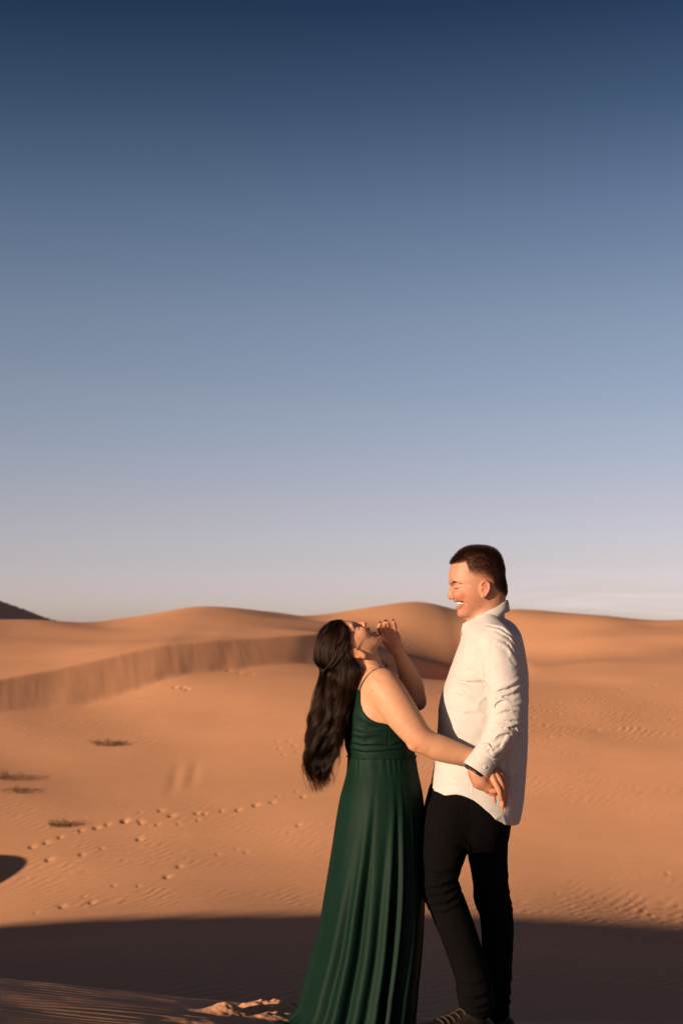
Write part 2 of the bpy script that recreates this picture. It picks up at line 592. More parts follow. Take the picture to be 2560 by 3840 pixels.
class Field:
    """Smoothly joined volumes; mesh() grows one continuous surface round them."""
    def __init__(s):
        s.ops = []
        s.disp = []

    def add(s, fn, lo, hi, k=0.01, mode='u'):
        s.ops.append((fn, np.asarray(lo, float), np.asarray(hi, float), k, mode))

    def cone(s, a, b, ra, rb, k=0.01, mode='u', flat=None):
        a, b = np.asarray(a, float), np.asarray(b, float)
        ab = b - a
        L2 = float(ab @ ab) + 1e-12

        def fn(p):
            q = p - a
            t = np.clip(q @ ab / L2, 0, 1)
            d = q - t[:, None] * ab
            if flat is not None:                # squashed along one direction
                n, f = flat
                d = d + (d @ n)[:, None] * n * (1 / f - 1)
            return np.sqrt((d * d).sum(1)) - (ra + (rb - ra) * t)
        r = max(ra, rb) + k
        s.add(fn, np.minimum(a, b) - r, np.maximum(a, b) + r, k, mode)

    def chain(s, pts_, k=0.01, mode='u', sub=4):
        """A limb along a bent line whose thickness changes smoothly."""
        q = np.array([np.r_[a, r] for a, r in pts_])
        if len(q) > 2:
            q = spline(q, (len(q) - 1) * sub + 1)
        A_, B_ = q[:-1], q[1:]
        segs = [(a[:3], b[:3] - a[:3], float(((b - a)[:3] ** 2).sum()) + 1e-12, a[3], b[3] - a[3]) for a, b in zip(A_, B_)]
        SA, SB, SL, SR, SD = (np.array([g_[i] for g_ in segs]) for i in range(5))

        def fn(p):
            out = None
            lo_, hi_ = p.min(0), p.max(0)
            c_ = 0.5 * (lo_ + hi_)
            R2 = float(np.linalg.norm(hi_ - lo_))
            use = segs
            if len(p) > 64 and R2 < 0.4:            # only the stretches that can matter here
                v = c_ - SA
                t = np.clip((v * SB).sum(1) / SL, 0, 1)
                dc = np.linalg.norm(v - t[:, None] * SB, axis=1) - (SR + SD * t)
                use = [segs[i] for i in np.flatnonzero(dc <= dc.min() + R2)]
            for a, ab, L2, r0, dr in use:
                v = p - a
                t = np.clip(v @ ab / L2, 0, 1)
                v -= t[:, None] * ab
                d = np.sqrt(np.einsum('ij,ij->i', v, v)) - (r0 + dr * t)
                out = d if out is None else np.minimum(out, d)
            return out
        r = q[:, 3].max() + k
        s.add(fn, q[:, :3].min(0) - r, q[:, :3].max(0) + r, k, mode)

    def ell(s, c, r, rot=None, k=0.01, mode='u'):
        c, r = np.asarray(c, float), np.asarray(r, float)
        M = None if rot is None else np.asarray(rot, float)

        def fn(p):
            q = p - c
            if M is not None:
                q = q @ M                       # columns of M are the axes
            u = q / r
            k0 = np.sqrt((u * u).sum(1)) + 1e-9
            k1 = np.sqrt(((u / r) ** 2).sum(1)) + 1e-9
            return k0 * (k0 - 1) / k1
        R_ = max(r) + k
        s.add(fn, c - R_, c + R_, k, mode)

    def loft(s, O, ax, lev, k=0.01, mode='u', expo=2.0, caps=True):
        """Ovals stacked along one axis. ax rows: up, forward, side. lev rows: u, front, back, half width."""
        O = np.asarray(O, float)
        ax = np.asarray(ax, float)
        lev = np.asarray(sorted(lev), float)
        uu = np.linspace(lev[0, 0], lev[-1, 0], 220)
        tab = [pchip(lev[:, 0], lev[:, i], uu) for i in (1, 2, 3)]

        def fn(p):
            q = (p - O) @ ax.T
            u = np.clip(q[:, 0], lev[0, 0], lev[-1, 0])
            fr, bk, hw = (np.interp(u, uu, t) for t in tab)
            c = 0.5 * (fr + bk)
            a = np.maximum(0.5 * (fr - bk), 1e-4)
            hw = np.maximum(hw, 1e-4)
            x = np.abs(q[:, 1] - c) / a
            y = np.abs(q[:, 2]) / hw
            if expo == 2.0:
                k0 = np.sqrt(x * x + y * y) + 1e-9
            else:
                k0 = (x ** expo + y ** expo) ** (1 / expo) + 1e-9
            k1 = np.sqrt((x / a) ** 2 + (y / hw) ** 2) + 1e-9
            d = np.where(k0 < 0.3, (k0 - 1) * np.minimum(a, hw), k0 * (k0 - 1) / k1)
            e = np.maximum(q[:, 0] - lev[-1, 0], lev[0, 0] - q[:, 0])
            return np.where(e > 0, np.sqrt(np.maximum(d, 0) ** 2 + e ** 2), np.maximum(d, e) if caps else d)
        R_ = np.abs(lev[:, 1:]).max() + k
        lo_u, hi_u = lev[0, 0], lev[-1, 0]
        cs = []
        for u in (lo_u, hi_u):
            for f in (lev[:, 2].min(), lev[:, 1].max()):
                for w in (-lev[:, 3].max(), lev[:, 3].max()):
                    cs.append(O + np.array([u, f, w]) @ ax)
        cs = np.array(cs)
        s.add(fn, cs.min(0) - k - 0.005, cs.max(0) + k + 0.005, k, mode)

    def eval(s, p, box=None):
        out = np.full(len(p), 1.0)
        for fn, lo, hi, k, mode in s.ops:
            if box is not None and ((box[0] > hi).any() or (box[1] < lo).any()):
                continue
            d = fn(p)
            if mode == 'u':
                h = np.clip(0.5 + 0.5 * (out - d) / k, 0, 1)
                out = out + (d - out) * h - k * h * (1 - h)
            else:
                if mode == 's':
                    d = -d
                h = np.clip(0.5 - 0.5 * (out - d) / k, 0, 1)
                out = out + (d - out) * h + k * h * (1 - h)
        for fn in s.disp:
            out = out - fn(p)
        return out

    def mesh(s, name, h=0.003, n=20, lo=None, hi=None):
        us = [o for o in s.ops if o[4] == 'u']
        lo = np.min([o[1] for o in us], 0) - 2 * h if lo is None else np.asarray(lo, float)
        hi = np.max([o[2] for o in us], 0) + 2 * h if hi is None else np.asarray(hi, float)
        B = n * h
        nb = np.ceil((hi - lo) / B).astype(int)
        ii = np.stack(np.meshgrid(*[np.arange(k) for k in nb], indexing='ij'), -1).reshape(-1, 3)
        cen = lo + (ii + 0.5) * B
        act = np.zeros(len(ii), bool)
        half = B * math.sqrt(3) / 2
        for i in range(0, len(cen), 20000):
            act[i:i + 20000] = np.abs(s.eval(cen[i:i + 20000])) < half * 1.6 + 0.012
        g = np.stack(np.meshgrid(*[np.arange(-1, n + 2)] * 3, indexing='ij'), -1).reshape(-1, 3)
        m = n + 3
        N3 = nb * n + 4
        VV, ID, QQ = [], [], []
        cor = np.array([(a, b, c) for a in (0, 1) for b in (0, 1) for c in (0, 1)])
        edges = [(i, j) for i in range(8) for j in range(i + 1, 8) if np.abs(cor[i] - cor[j]).sum() == 1]
        for bi in ii[act]:
            base = bi * n
            p = lo + (base + g) * h
            F = s.eval(p, (p[0], p[-1])).reshape(m, m, m)
            if F.min() > 0 or F.max() < 0:
                continue
            ins = F < 0
            c8 = [ins[a:m - 1 + a, b:m - 1 + b, c:m - 1 + c] for a, b, c in cor]
            cnt = sum(x.astype(np.int8) for x in c8)
            mix = np.argwhere((cnt > 0) & (cnt < 8))
            if not len(mix):
                continue
            f8 = np.stack([F[mix[:, 0] + a, mix[:, 1] + b, mix[:, 2] + c] for a, b, c in cor], 1)
            acc = np.zeros((len(mix), 3))
            num = np.zeros(len(mix))
            for i, j in edges:
                fa, fb = f8[:, i], f8[:, j]
                cr_ = (fa < 0) != (fb < 0)
                t = np.where(cr_, fa / np.where(cr_, fa - fb, 1), 0)
                acc += np.where(cr_[:, None], cor[i] + (cor[j] - cor[i]) * t[:, None], 0)
                num += cr_
            v = acc / num[:, None]
            gi = mix + base - 1 + 2                     # shifted to stay positive
            VV.append(lo + (mix + base - 1 + v) * h)
            ID.append((gi[:, 0] * N3[1] + gi[:, 1]) * N3[2] + gi[:, 2])
            for axn in range(3):
                sl0 = [slice(1, n + 1)] * 3
                sl1 = list(sl0)
                sl1[axn] = slice(2, n + 2)
                A_, B_ = ins[tuple(sl0)], ins[tuple(sl1)]
                e = np.argwhere(A_ != B_) + 1
                if not len(e):
                    continue
                flip = ins[e[:, 0], e[:, 1], e[:, 2]]
                o1, o2 = [(1, 2), (2, 0), (0, 1)][axn]
                ge = e + base - 1 + 2
                q = []
                for da, db in ((-1, -1), (0, -1), (0, 0), (-1, 0)):
                    c_ = ge.copy()
                    c_[:, o1] += da
                    c_[:, o2] += db
                    q.append((c_[:, 0] * N3[1] + c_[:, 1]) * N3[2] + c_[:, 2])
                q = np.stack(q, 1)
                q[~flip] = q[~flip][:, ::-1]
                QQ.append(q)
        ID = np.concatenate(ID)
        VV = np.concatenate(VV)
        QQ = np.concatenate(QQ)
        uid, first = np.unique(ID, return_index=True)
        V = VV[first]
        Fq = np.searchsorted(uid, QQ)
        ok = (Fq < len(uid)).all(1)
        Fq = np.minimum(Fq, len(uid) - 1)
        ok &= (uid[Fq] == QQ).all(1)
        return V, Fq[ok]


def pchip(x, y, xi):
    """Monotone cubic through a table, so that outlines stay free of overshoot."""
    x, y = np.asarray(x, float), np.asarray(y, float)
    h = np.diff(x)
    d = np.diff(y) / h
    m = np.zeros(len(x))
    m[0], m[-1] = d[0], d[-1]
    for i in range(1, len(x) - 1):
        if d[i - 1] * d[i] > 0:
            w1, w2 = 2 * h[i] + h[i - 1], h[i] + 2 * h[i - 1]
            m[i] = (w1 + w2) / (w1 / d[i - 1] + w2 / d[i])
    k = np.clip(np.searchsorted(x, xi) - 1, 0, len(x) - 2)
    t = (xi - x[k]) / h[k]
    return ((1 + 2 * t) * (1 - t) ** 2 * y[k] + t * (1 - t) ** 2 * h[k] * m[k] + t * t * (3 - 2 * t) * y[k + 1] + t * t * (t - 1) * h[k] * m[k + 1])


def adj_smooth(V, F, it=2, lam=0.5):
    """Laplacian smoothing over a quad mesh."""
    e = np.concatenate([F[:, [0, 1]], F[:, [1, 2]], F[:, [2, 3]], F[:, [3, 0]]])
    e = np.concatenate([e, e[:, ::-1]])
    cnt = np.bincount(e[:, 0], minlength=len(V)).astype(float)
    cnt[cnt == 0] = 1
    for _ in range(it):
        s_ = np.stack([np.bincount(e[:, 0], V[e[:, 1], i], len(V)) for i in range(3)], 1) / cnt[:, None]
        V = V + lam * (s_ - V)
    return V


def creases(lst, side_y=0.0, near=True):
    """Folds of cloth. Each: points (px, py), width and height in photograph pixels; the fold has a soft crest and a valley beside it."""
    segs = []
    for ptl, w, hgt in lst:
        q = P([a for a, b in ptl], [b for a, b in ptl], side_y)
        n = len(q) - 1
        for i in range(n):
            segs.append((q[i, [0, 2]], q[i + 1, [0, 2]], w * PXM, hgt * PXM, i / n, (i + 1) / n))

    def fn(p):
        out = np.zeros(len(p))
        x, z = p[:, 0], p[:, 2]
        for a, b, w, hgt, t0, t1 in segs:
            lo, hi = np.minimum(a, b) - 3.5 * w, np.maximum(a, b) + 3.5 * w
            m = (x > lo[0]) & (x < hi[0]) & (z > lo[1]) & (z < hi[1])
            if near:
                m &= p[:, 1] < side_y
            if not m.any():
                continue
            ab = b - a
            L = math.hypot(*ab)
            qx, qz = x[m] - a[0], z[m] - a[1]
            t = (qx * ab[0] + qz * ab[1]) / L / L
            tc = np.clip(t, 0, 1)
            g = t0 + (t1 - t0) * tc
            ex = np.hypot(qx - tc * ab[0], qz - tc * ab[1])
            sg = np.sign(qx * ab[1] - qz * ab[0])
            d = sg * ex
            taper = np.sqrt(np.clip(np.sin(np.pi * np.clip(g, 0.02, 0.98)), 0, 1))
            prof = np.exp(-(d / w) ** 2) - 0.55 * np.exp(-((d - 1.5 * w) / (0.9 * w)) ** 2)
            v = hgt * taper * prof
            o = out[m]
            out[m] = np.where(np.abs(v) > np.abs(o), v, o)
        return out
    return fn


def sdf_obj(name, fld, mat, parent, h=0.003, smooth=1, tint=None, **kw):
    V, F = fld.mesh(name, h, **kw)
    if smooth:
        V = adj_smooth(V, F, smooth)
    me = np_mesh(name, V, F)
    if tint is not None:
        set_color(me, 'tint', tint(V))
    o = obj(name, me, mat, parent)
    return o, V, F


def tube(pts_, rad, nseg=8, closed=False):
    """A round bar along points; returns vertices and quads."""
    p = np.asarray(pts_, float)
    n = len(p)
    rad = np.broadcast_to(rad, n)
    t = np.gradient(p, axis=0)
    t /= np.linalg.norm(t, axis=1)[:, None] + 1e-12
    up = np.array([0.13, 0.97, 0.2])
    V = []
    for i in range(n):
        a = np.cross(t[i], up)
        a /= np.linalg.norm(a) + 1e-12
        b = np.cross(t[i], a)
        th = np.linspace(0, 2 * np.pi, nseg, endpoint=False)
        V.append(p[i] + rad[i] * (np.cos(th)[:, None] * a + np.sin(th)[:, None] * b))
    V = np.concatenate(V)
    F = []
    for i in range(n - 1):
        for j in range(nseg):
            k = (j + 1) % nseg
            F.append((i * nseg + j, i * nseg + k, (i + 1) * nseg + k, (i + 1) * nseg + j))
    c0, c1 = len(V), len(V) + 1
    V = np.r_[V, p[:1], p[-1:]]
    for j in range(nseg):
        k = (j + 1) % nseg
        F.append((c0, k, j, c0))
        F.append((c1, (n - 1) * nseg + j, (n - 1) * nseg + k, c1))
    return V, F


def poly_mesh(name, V, F):
    me = bpy.data.meshes.new(name)
    me.from_pydata([tuple(v) for v in V], [], [tuple(dict.fromkeys(f)) for f in F])
    me.update()
    return me


def tooth_arch(ctr, out, up, h):
    """The upper row of teeth as one arch with a shallow groove between each two teeth."""
    V, F = [], []
    n = 84
    for i, a in enumerate(np.linspace(-1.2, 1.2, n)):
        ph = (i / (n - 1) * 12) % 1.0
        gr = math.exp(-(min(ph, 1 - ph) / 0.10) ** 2)
        hh = h * (1 - 0.12 * gr) * (1 - 0.18 * abs(a) / 1.2)
        for v, o in ((1.0, -0.003), (1.0, -0.0006), (0.3, 0.0), (-0.6, -0.0002), (-1.0, -0.001), (-1.0, -0.004)):
            V.append(ctr(a, v) + up * v * hh + out(a) * (o - 0.0007 * gr))
    for i in range(n - 1):
        for j in range(5):
            F.append((i * 6 + j, i * 6 + j + 1, i * 6 + j + 7, i * 6 + j + 6))
    return V, F


def spline(pts_, n):
    """Catmull-Rom through points."""
    p = np.asarray(pts_, float)
    p = np.vstack([2 * p[0] - p[1], p, 2 * p[-1] - p[-2]])
    m = len(p) - 3
    u = np.linspace(0, m - 1e-6, n)
    i = u.astype(int)
    t = (u - i)[:, None]
    a, b, c, d = p[i], p[i + 1], p[i + 2], p[i + 3]
    return 0.5 * (2 * b + (c - a) * t + (2 * a - 5 * b + 4 * c - d) * t ** 2 + (3 * b - a - 3 * c + d) * t ** 3)


def strands(name, paths, rad, mat, parent):
    """Hair: paths (n, k, 3), rad (n, k)."""
    n, k, _ = paths.shape
    hc = bpy.data.hair_curves.new(name)
    hc.add_curves([k] * n)
    hc.points.foreach_set('position', np.ascontiguousarray(paths, np.float32).ravel())
    hc.points.foreach_set('radius', np.ascontiguousarray(rad, np.float32).ravel())
    hc.materials.append(mat)
    o = bpy.data.objects.new(name, hc)
    COL.objects.link(o)
    if parent is not None:
        o.parent = parent
    return o


def thing(name, label, cat, loc=(0, 0, 0), group=None):
    o = bpy.data.objects.new(name, None)
    COL.objects.link(o)
    o.location = loc
    o.empty_display_size = 0.2
    o['label'] = label
    o['category'] = cat
    if group:
        o['group'] = group
    return o


# ------------------------------------------------------------------ materials of people and clothes
def skin_mat(name, base, spec=0.28):
    S = N(name)
    tc = S.n('ShaderNodeNewGeometry').outputs['Position']
    at = S.n('ShaderNodeAttribute', attribute_name='tint')
    v = S.noise(tc, 40, 4, 0.6)
    f = S.noise(tc, 420, 2, 0.6)
    c = S.mix(0.6, tuple(base), S.ramp(v, [(0.3, tuple(np.array(base) * (0.93, 0.84, 0.80))), (0.7, tuple(np.array(base) * (1.05, 1.08, 1.08)))]))
    c = S.mix(1.0, c, at.outputs['Color'], 'MULTIPLY')
    S.l(c, S.b.inputs['Base Color'])
    S.b.inputs['Roughness'].default_value = 0.56
    S.b.inputs['Specular IOR Level'].default_value = spec
    S.b.inputs['Subsurface Weight'].default_value = 0.10
    S.b.inputs['Subsurface Radius'].default_value = (1.0, 0.35, 0.2)
    S.b.inputs['Subsurface Scale'].default_value = 0.006
    S.l(S.bump(f, 0.22, 0.0014, S.bump(v, 0.14, 0.003)), S.b.inputs['Normal'])
    return S.m


def cloth_mat(name, base, rough=0.8, sheen=0.0, weave=900, bump=0.15, spec=0.3, vary=0.06, coarse=0.0):
    S = N(name)
    tc = S.n('ShaderNodeNewGeometry').outputs['Position']
    v = S.noise(tc, 9, 4, 0.6)
    w = S.noise(S.mapping(tc, scale=(1, 1, 0.25)), weave, 2, 0.6)
    b_ = np.array(base)
    c = S.mix(1.0, S.ramp(v, [(0.3, tuple(b_ * (1 - vary))), (0.7, tuple(np.minimum(b_ * (1 + vary), 0.95)))]), S.ramp(w, [(0.3, (0.9, 0.9, 0.9)), (0.7, (1, 1, 1))]), 'MULTIPLY')
    S.l(c, S.b.inputs['Base Color'])
    S.b.inputs['Roughness'].default_value = rough
    S.b.inputs['Specular IOR Level'].default_value = spec
    S.b.inputs['Sheen Weight'].default_value = sheen
    nrm = S.bump(w, bump, 0.0008)
    if coarse:
        cz = S.noise(S.mapping(tc, rot=(0.3, 0.5, 0.2), scale=(1, 1, 0.6)), 26, 3, 0.55, 0.6)
        nrm = S.bump(cz, coarse, 0.012, nrm)
    S.l(nrm, S.b.inputs['Normal'])
    return S.m


def plain_mat(name, base, rough=0.5, spec=0.5, metal=0.0):
    S = N(name)
    tc = S.n('ShaderNodeNewGeometry').outputs['Position']
    b_ = np.array(base)
    S.l(S.ramp(S.noise(tc, 60, 3), [(0.3, tuple(b_ * 0.85)), (0.7, tuple(np.minimum(b_ * 1.12, 1)))]), S.b.inputs['Base Color'])
    S.b.inputs['Roughness'].default_value = rough
    S.b.inputs['Specular IOR Level'].default_value = spec
    S.b.inputs['Metallic'].default_value = metal
    return S.m


def hair_mat(name, col, rough=0.32, rnd=0.3):
    S = N(name)
    h = S.n('ShaderNodeBsdfHairPrincipled')
    h.parametrization = 'COLOR'
    h.inputs['Color'].default_value = (*col, 1)
    h.inputs['Roughness'].default_value = rough
    h.inputs['Radial Roughness'].default_value = 0.45
    h.inputs['Random Roughness'].default_value = 0.2
    h.inputs['IOR'].default_value = 1.22
    if 'Random Color' in h.inputs:
        h.inputs['Random Color'].default_value = rnd
    out = S.t.nodes['Material Output']
    S.l(h.outputs[0], out.inputs['Surface'])
    S.t.nodes.remove(S.b)
    return S.m


M_SKIN_W = skin_mat('skin_light', (0.475, 0.252, 0.152))
M_SKIN_M = skin_mat('skin_ruddy', (0.40, 0.188, 0.118), 0.5)
M_SHIRT = cloth_mat('white_cotton', (0.465, 0.445, 0.435), 0.85, 0.0, 700, 0.12, 0.2, 0.02, 0.0)
M_DRESS = cloth_mat('green_satin', (0.0022, 0.0155, 0.0090), 0.62, 0.0, 900, 0.05, 0.11, 0.08, 0.0)
M_JEANS = cloth_mat('black_denim', (0.0036, 0.0030, 0.0033), 0.95, 0.0, 1200, 0.4, 0.05, 0.15, 0.35)
M_HAIR_W = hair_mat('dark_brown_hair', (0.0100, 0.0040, 0.0019), 0.20, 0.6)
M_HAIR_M = hair_mat('black_hair', (0.022, 0.011, 0.007), 0.36, 0.4)
M_HAIRBASE = plain_mat('hair_root', (0.008, 0.005, 0.0035), 0.75, 0.15)
M_TEETH = plain_mat('tooth_enamel', (0.62, 0.56, 0.48), 0.4)
M_DARK = plain_mat('dark_lash', (0.01, 0.007, 0.006), 0.7, 0.2)
M_NAIL = plain_mat('nail_polish', (0.46, 0.22, 0.17), 0.25, 0.5)
M_METAL = plain_mat('ring_silver', (0.75, 0.72, 0.68), 0.2, 0.5, 1.0)
M_BAND = plain_mat('black_cord', (0.012, 0.012, 0.014), 0.6, 0.3)
M_BEAD = plain_mat('brown_bead', (0.16, 0.05, 0.02), 0.3)
M_BUTTON = plain_mat('shirt_button', (0.62, 0.58, 0.52), 0.3)
M_BOOT = plain_mat('brown_leather', (0.008, 0.004, 0.003), 0.6, 0.2)
M_SOLE = plain_mat('dark_rubber', (0.008, 0.007, 0.007), 0.9, 0.1)
M_LACE = plain_mat('tan_lace', (0.03, 0.014, 0.008), 0.8)
AX_UPRIGHT_L = np.array([[0, 0, 1.0], [-1.0, 0, 0], [0, -1.0, 0]])     # up, forward (towards the left), side (towards the camera)
# ------------------------------------------------------------------ the man
def J(px, py, y, r):
    return (P(px, py, y), r * PXM)


def lev_from_px(rows, ox, oy):
    """rows (py, left px, right px, half depth in m) -> loft levels about pixel (ox, oy); forward is towards the left."""
    return [((oy - a) * PXM, (ox - l) * PXM, (ox - r) * PXM, b) for a, l, r, b in rows]


man = thing('person', 'tall person in white untucked shirt and black jeans laughing down at the other', 'person', tuple(P(1800, 3850, 0) * (1, 1, 0)))


def man_parent(o):
    o.parent = man
    o.matrix_parent_inverse = Matrix.Translation(-Vector(man.location))
    return o


HO = (1790, 2190)
O_M = P(*HO, 0)
# skull and face
B = Field()
B.loft(O_M, AX_UPRIGHT_L, [(u * PXM, f * PXM, b * PXM, w * PXM) for u, f, b, w in [
    (135, 6, -6, 4), (131, 32, -38, 34), (118, 58, -66, 57), (98, 80, -83, 69), (72, 98, -93, 76), (40, 107, -99, 79), (12, 107, -99, 79), (-8, 101, -98, 77),
    (-25, 98, -95, 75), (-45, 94, -92, 71), (-60, 88, -88, 62)]], k=0.012, expo=2.15)
B.loft(O_M, AX_UPRIGHT_L, [(u * PXM, f * PXM, b * PXM, w * PXM) for u, f, b, w in [
    (-20, 95, -40, 70), (-42, 93, -45, 71), (-58, 87, -45, 70), (-68, 83, -42, 67), (-78, 79, -38, 63), (-88, 75, -32, 58), (-100, 72, -20, 50), (-112, 69, -5, 41), (-122, 61, 12, 29), (-127, 48, 28, 12)]], k=0.016, expo=2.3)
# neck down to the collar, fullness under the chin
B.cone(P(1838, 2225, 0), P(1824, 2350, 0), 0.056, 0.060, 0.025)
B.cone(P(1752, 2302, 0), P(1800, 2300, 0), 0.018, 0.036, 0.02)
# forehead and brow
for s_ in (-1, 1):
    B.ell(P(1694, 2183, s_ * 0.026), (0.013, 0.024, 0.008), k=0.010)
    B.ell(P(1722, 2231, s_ * 0.046), (0.020, 0.017, 0.017), k=0.018)          # cheek lifted by the smile
    B.ell(P(1699, 2205, s_ * 0.031), (0.016, 0.015, 0.008), k=0.008, mode='s')
    B.ell(P(1711, 2206, s_ * 0.033), (0.013, 0.013, 0.009), k=0.004)           # closed lids
    B.cone(P(1704, 2196, s_ * 0.026), P(1724, 2200, s_ * 0.046), 0.0045, 0.004, 0.006)
# nose
B.chain([J(1697, 2194, 0, 7.5), J(1690, 2214, 0, 8.8), J(1687, 2230, 0, 10.8), J(1688, 2238, 0, 10.8)], k=0.008)
for s_ in (-1, 1):
    B.ell(P(1699, 2240, s_ * 0.0150), (0.0125, 0.0080, 0.0095), k=0.004)
    B.ell(P(1694, 2250, s_ * 0.007), (0.006, 0.0035, 0.004), k=0.002, mode='s')
# open laughing mouth
def mouth_m(p):
    x = (p[:, 0] - O_M[0]) / PXM + HO[0]
    y = HO[1] - (p[:, 2] - O_M[2]) / PXM
    top = np.interp(x, [1700, 1716, 1726, 1734], [2256, 2256.5, 2259, 2263.5])
    low = np.interp(x, [1700, 1716, 1726, 1734], [2277, 2275, 2271, 2264.5])
    return np.maximum(np.maximum(np.maximum(top - y, y - low), x - 1735) * PXM, np.abs(p[:, 1]) - 0.058)


B.add(mouth_m, P(1690, 2290, 0.062), P(1740, 2245, -0.062)[[0, 1, 2]], 0.0025, 's')
B.ops[-1] = (B.ops[-1][0], np.minimum(P(1685, 2290, -0.07), P(1745, 2245, 0.07)), np.maximum(P(1745, 2245, 0.07), P(1685, 2290, -0.07)), 0.0025, 's')
for s_ in (-1, 1):
    B.chain([J(1706, 2254, 0, 3.8), J(1709, 2253.5, s_ * 0.018, 3.4), J(1719, 2255, s_ * 0.039, 2.9), J(1735, 2262, s_ * 0.0535, 1.8)], k=0.004)
    B.chain([J(1713, 2279, 0, 4.8), J(1717, 2278.5, s_ * 0.018, 4.4), J(1725, 2274, s_ * 0.036, 3.4), J(1735, 2265, s_ * 0.0525, 1.8)], k=0.005)
B.ell(P(1727, 2301, 0), (0.012, 0.020, 0.014), k=0.014)                        # chin
B.chain([J(1706, 2246, -0.0225, 1.8), J(1726, 2248, -0.044, 2.2), J(1742, 2262, -0.0535, 1.8)], k=0.009, mode='s')   # fold from nose to mouth corner
# ears
for s_ in (-1, 1):
    t_ = 0.16
    rot = np.array([[math.cos(t_), 0, math.sin(t_)], [0, 1, 0], [-math.sin(t_), 0, math.cos(t_)]])
    B.ell(P(1817, 2208, s_ * 0.079), (0.0185, 0.0085, 0.0315), rot=rot, k=0.005)
    ring = [(1803, 2195), (1810, 2183), (1822, 2180), (1832, 2188), (1834, 2204), (1829, 2220), (1820, 2233)]
    B.chain([J(a, b, s_ * 0.0865, 3.6) for a, b in ring], k=0.003)
    B.ell(P(1810, 2236, s_ * 0.082), (0.0085, 0.006, 0.0095), k=0.005)
    B.ell(P(1814, 2212, s_ * 0.093), (0.0085, 0.0085, 0.0165), rot=rot, k=0.003, mode='s')
    B.cone(P(1816, 2192, s_ * 0.092), P(1825, 2206, s_ * 0.092), 0.0035, 0.003, 0.003, 's')
    B.ell(P(1803, 2211, s_ * 0.083), (0.0045, 0.004, 0.007), k=0.003)
# trunk, arms and hands of the same skin (mostly under the clothes)
B.chain([J(1822, 2345, 0, 60), J(1825, 2450, 0, 80), J(1810, 2700, 0, 100), J(1795, 2960, 0, 120)], k=0.03)
B.chain([J(1860, 2430, -0.14, 52), J(1896, 2685, -0.205, 40), J(1806, 2852, -0.235, 27)], k=0.02)
B.chain([J(1840, 2430, 0.14, 52), J(1800, 2690, 0.19, 42), J(1720, 2850, 0.16, 30), J(1690, 2900, 0.15, 34)], k=0.02)
# left hand: heel and back of the hand, thumb, fingers folded round the other hand
HY = -0.240
B.chain([J(1806, 2852, HY + 0.004, 27), J(1788, 2895, HY, 29), J(1800, 2925, HY, 33)], k=0.010)
B.chain([J(1778, 2893, HY - 0.004, 22), J(1800, 2925, HY - 0.006, 26), J(1826, 2948, HY - 0.006, 22)], k=0.012)
B.chain([J(1815, 2905, HY + 0.010, 26), J(1838, 2940, HY + 0.008, 22)], k=0.012)
for jl in (
    [J(1826, 2950, HY - 0.012, 11.5), J(1846, 2967, HY - 0.018, 10.5), J(1862, 2962, HY - 0.020, 9.5), J(1866, 2946, HY - 0.016, 8.5)],
    [J(1818, 2952, HY + 0.004, 11.5), J(1842, 2974, HY - 0.002, 10.5), J(1858, 2974, HY - 0.006, 9.5), J(1866, 2962, HY - 0.004, 8)],
    [J(1806, 2942, HY + 0.018, 11), J(1830, 2968, HY + 0.014, 10), J(1850, 2972, HY + 0.010, 9), J(1862, 2960, HY + 0.010, 8)],
    [J(1838, 2930, HY + 0.016, 11), J(1862, 2955, HY + 0.020, 9.5), J(1876, 2950, HY + 0.020, 9), J(1880, 2935, HY + 0.020, 8)],
    [J(1835, 2885, HY + 0.012, 11), J(1858, 2893, HY + 0.016, 10), J(1874, 2908, HY + 0.018, 8.5)],
):
    B.chain(jl, k=0.0035)
# creases of the thumb pad
B.disp.append(creases([([(1836, 2915), (1848, 2940), (1852, 2956)], 4, -2.2), ([(1812, 2912), (1826, 2926)], 4, -1.4), ([(1776, 2905), (1800, 2950)], 6, -1.2)], -0.20))


def man_tint(V):
    t = np.ones((len(V), 3))
    def near(px, py, y, rx, ry=None):
        c = P(px, py, y)
        ry = ry or rx
        return np.exp(-(((V[:, 0] - c[0]) / (rx * PXM)) ** 2 + ((V[:, 2] - c[2]) / (ry * PXM)) ** 2))
    def mul(w, col):
        t[:] *= 1 + w[:, None] * (np.array(col) - 1)
    head = V[:, 2] > P(1800, 2330, 0)[2]
    mul(near(1724, 2234, 0, 34, 22) * head, (1.04, 0.84, 0.82))
    mul(near(1686, 2240, 0, 14) * head, (1.04, 0.82, 0.80))
    mul(near(1820, 2208, 0, 24, 34) * head * (np.abs(V[:, 1]) > 0.074), (1.05, 0.80, 0.76))
    mul(near(1716, 2265, 0, 17, 6) * head, (0.42, 0.20, 0.18))
    mul(near(1716, 2276, 0, 13, 5) * head, (0.92, 0.66, 0.66))
    mul(near(1708, 2255, 0, 10, 3.5) * head, (0.90, 0.66, 0.66))
    mul(near(1793, 2275, 0, 2.6) * (V[:, 1] < -0.02) * head, (0.25, 0.18, 0.18))      # a mole
    mul(near(1764, 2197, 0, 1.7) * (V[:, 1] < -0.02) * head, (0.35, 0.25, 0.22))
    mul(near(1740, 2292, 0, 46, 26) * head * 0.35, (0.86, 0.84, 0.86))                 # shaved beard
    # stubble of the clipped hair
    h = man_hairline(V)
    mul(h * 0.85, (0.16, 0.16, 0.17))
    hand = (V[:, 2] < P(1800, 2870, HY)[2]) & (V[:, 2] > P(1800, 2990, HY)[2])
    mul(0.7 * hand, (0.93, 0.82, 0.78))
    return t


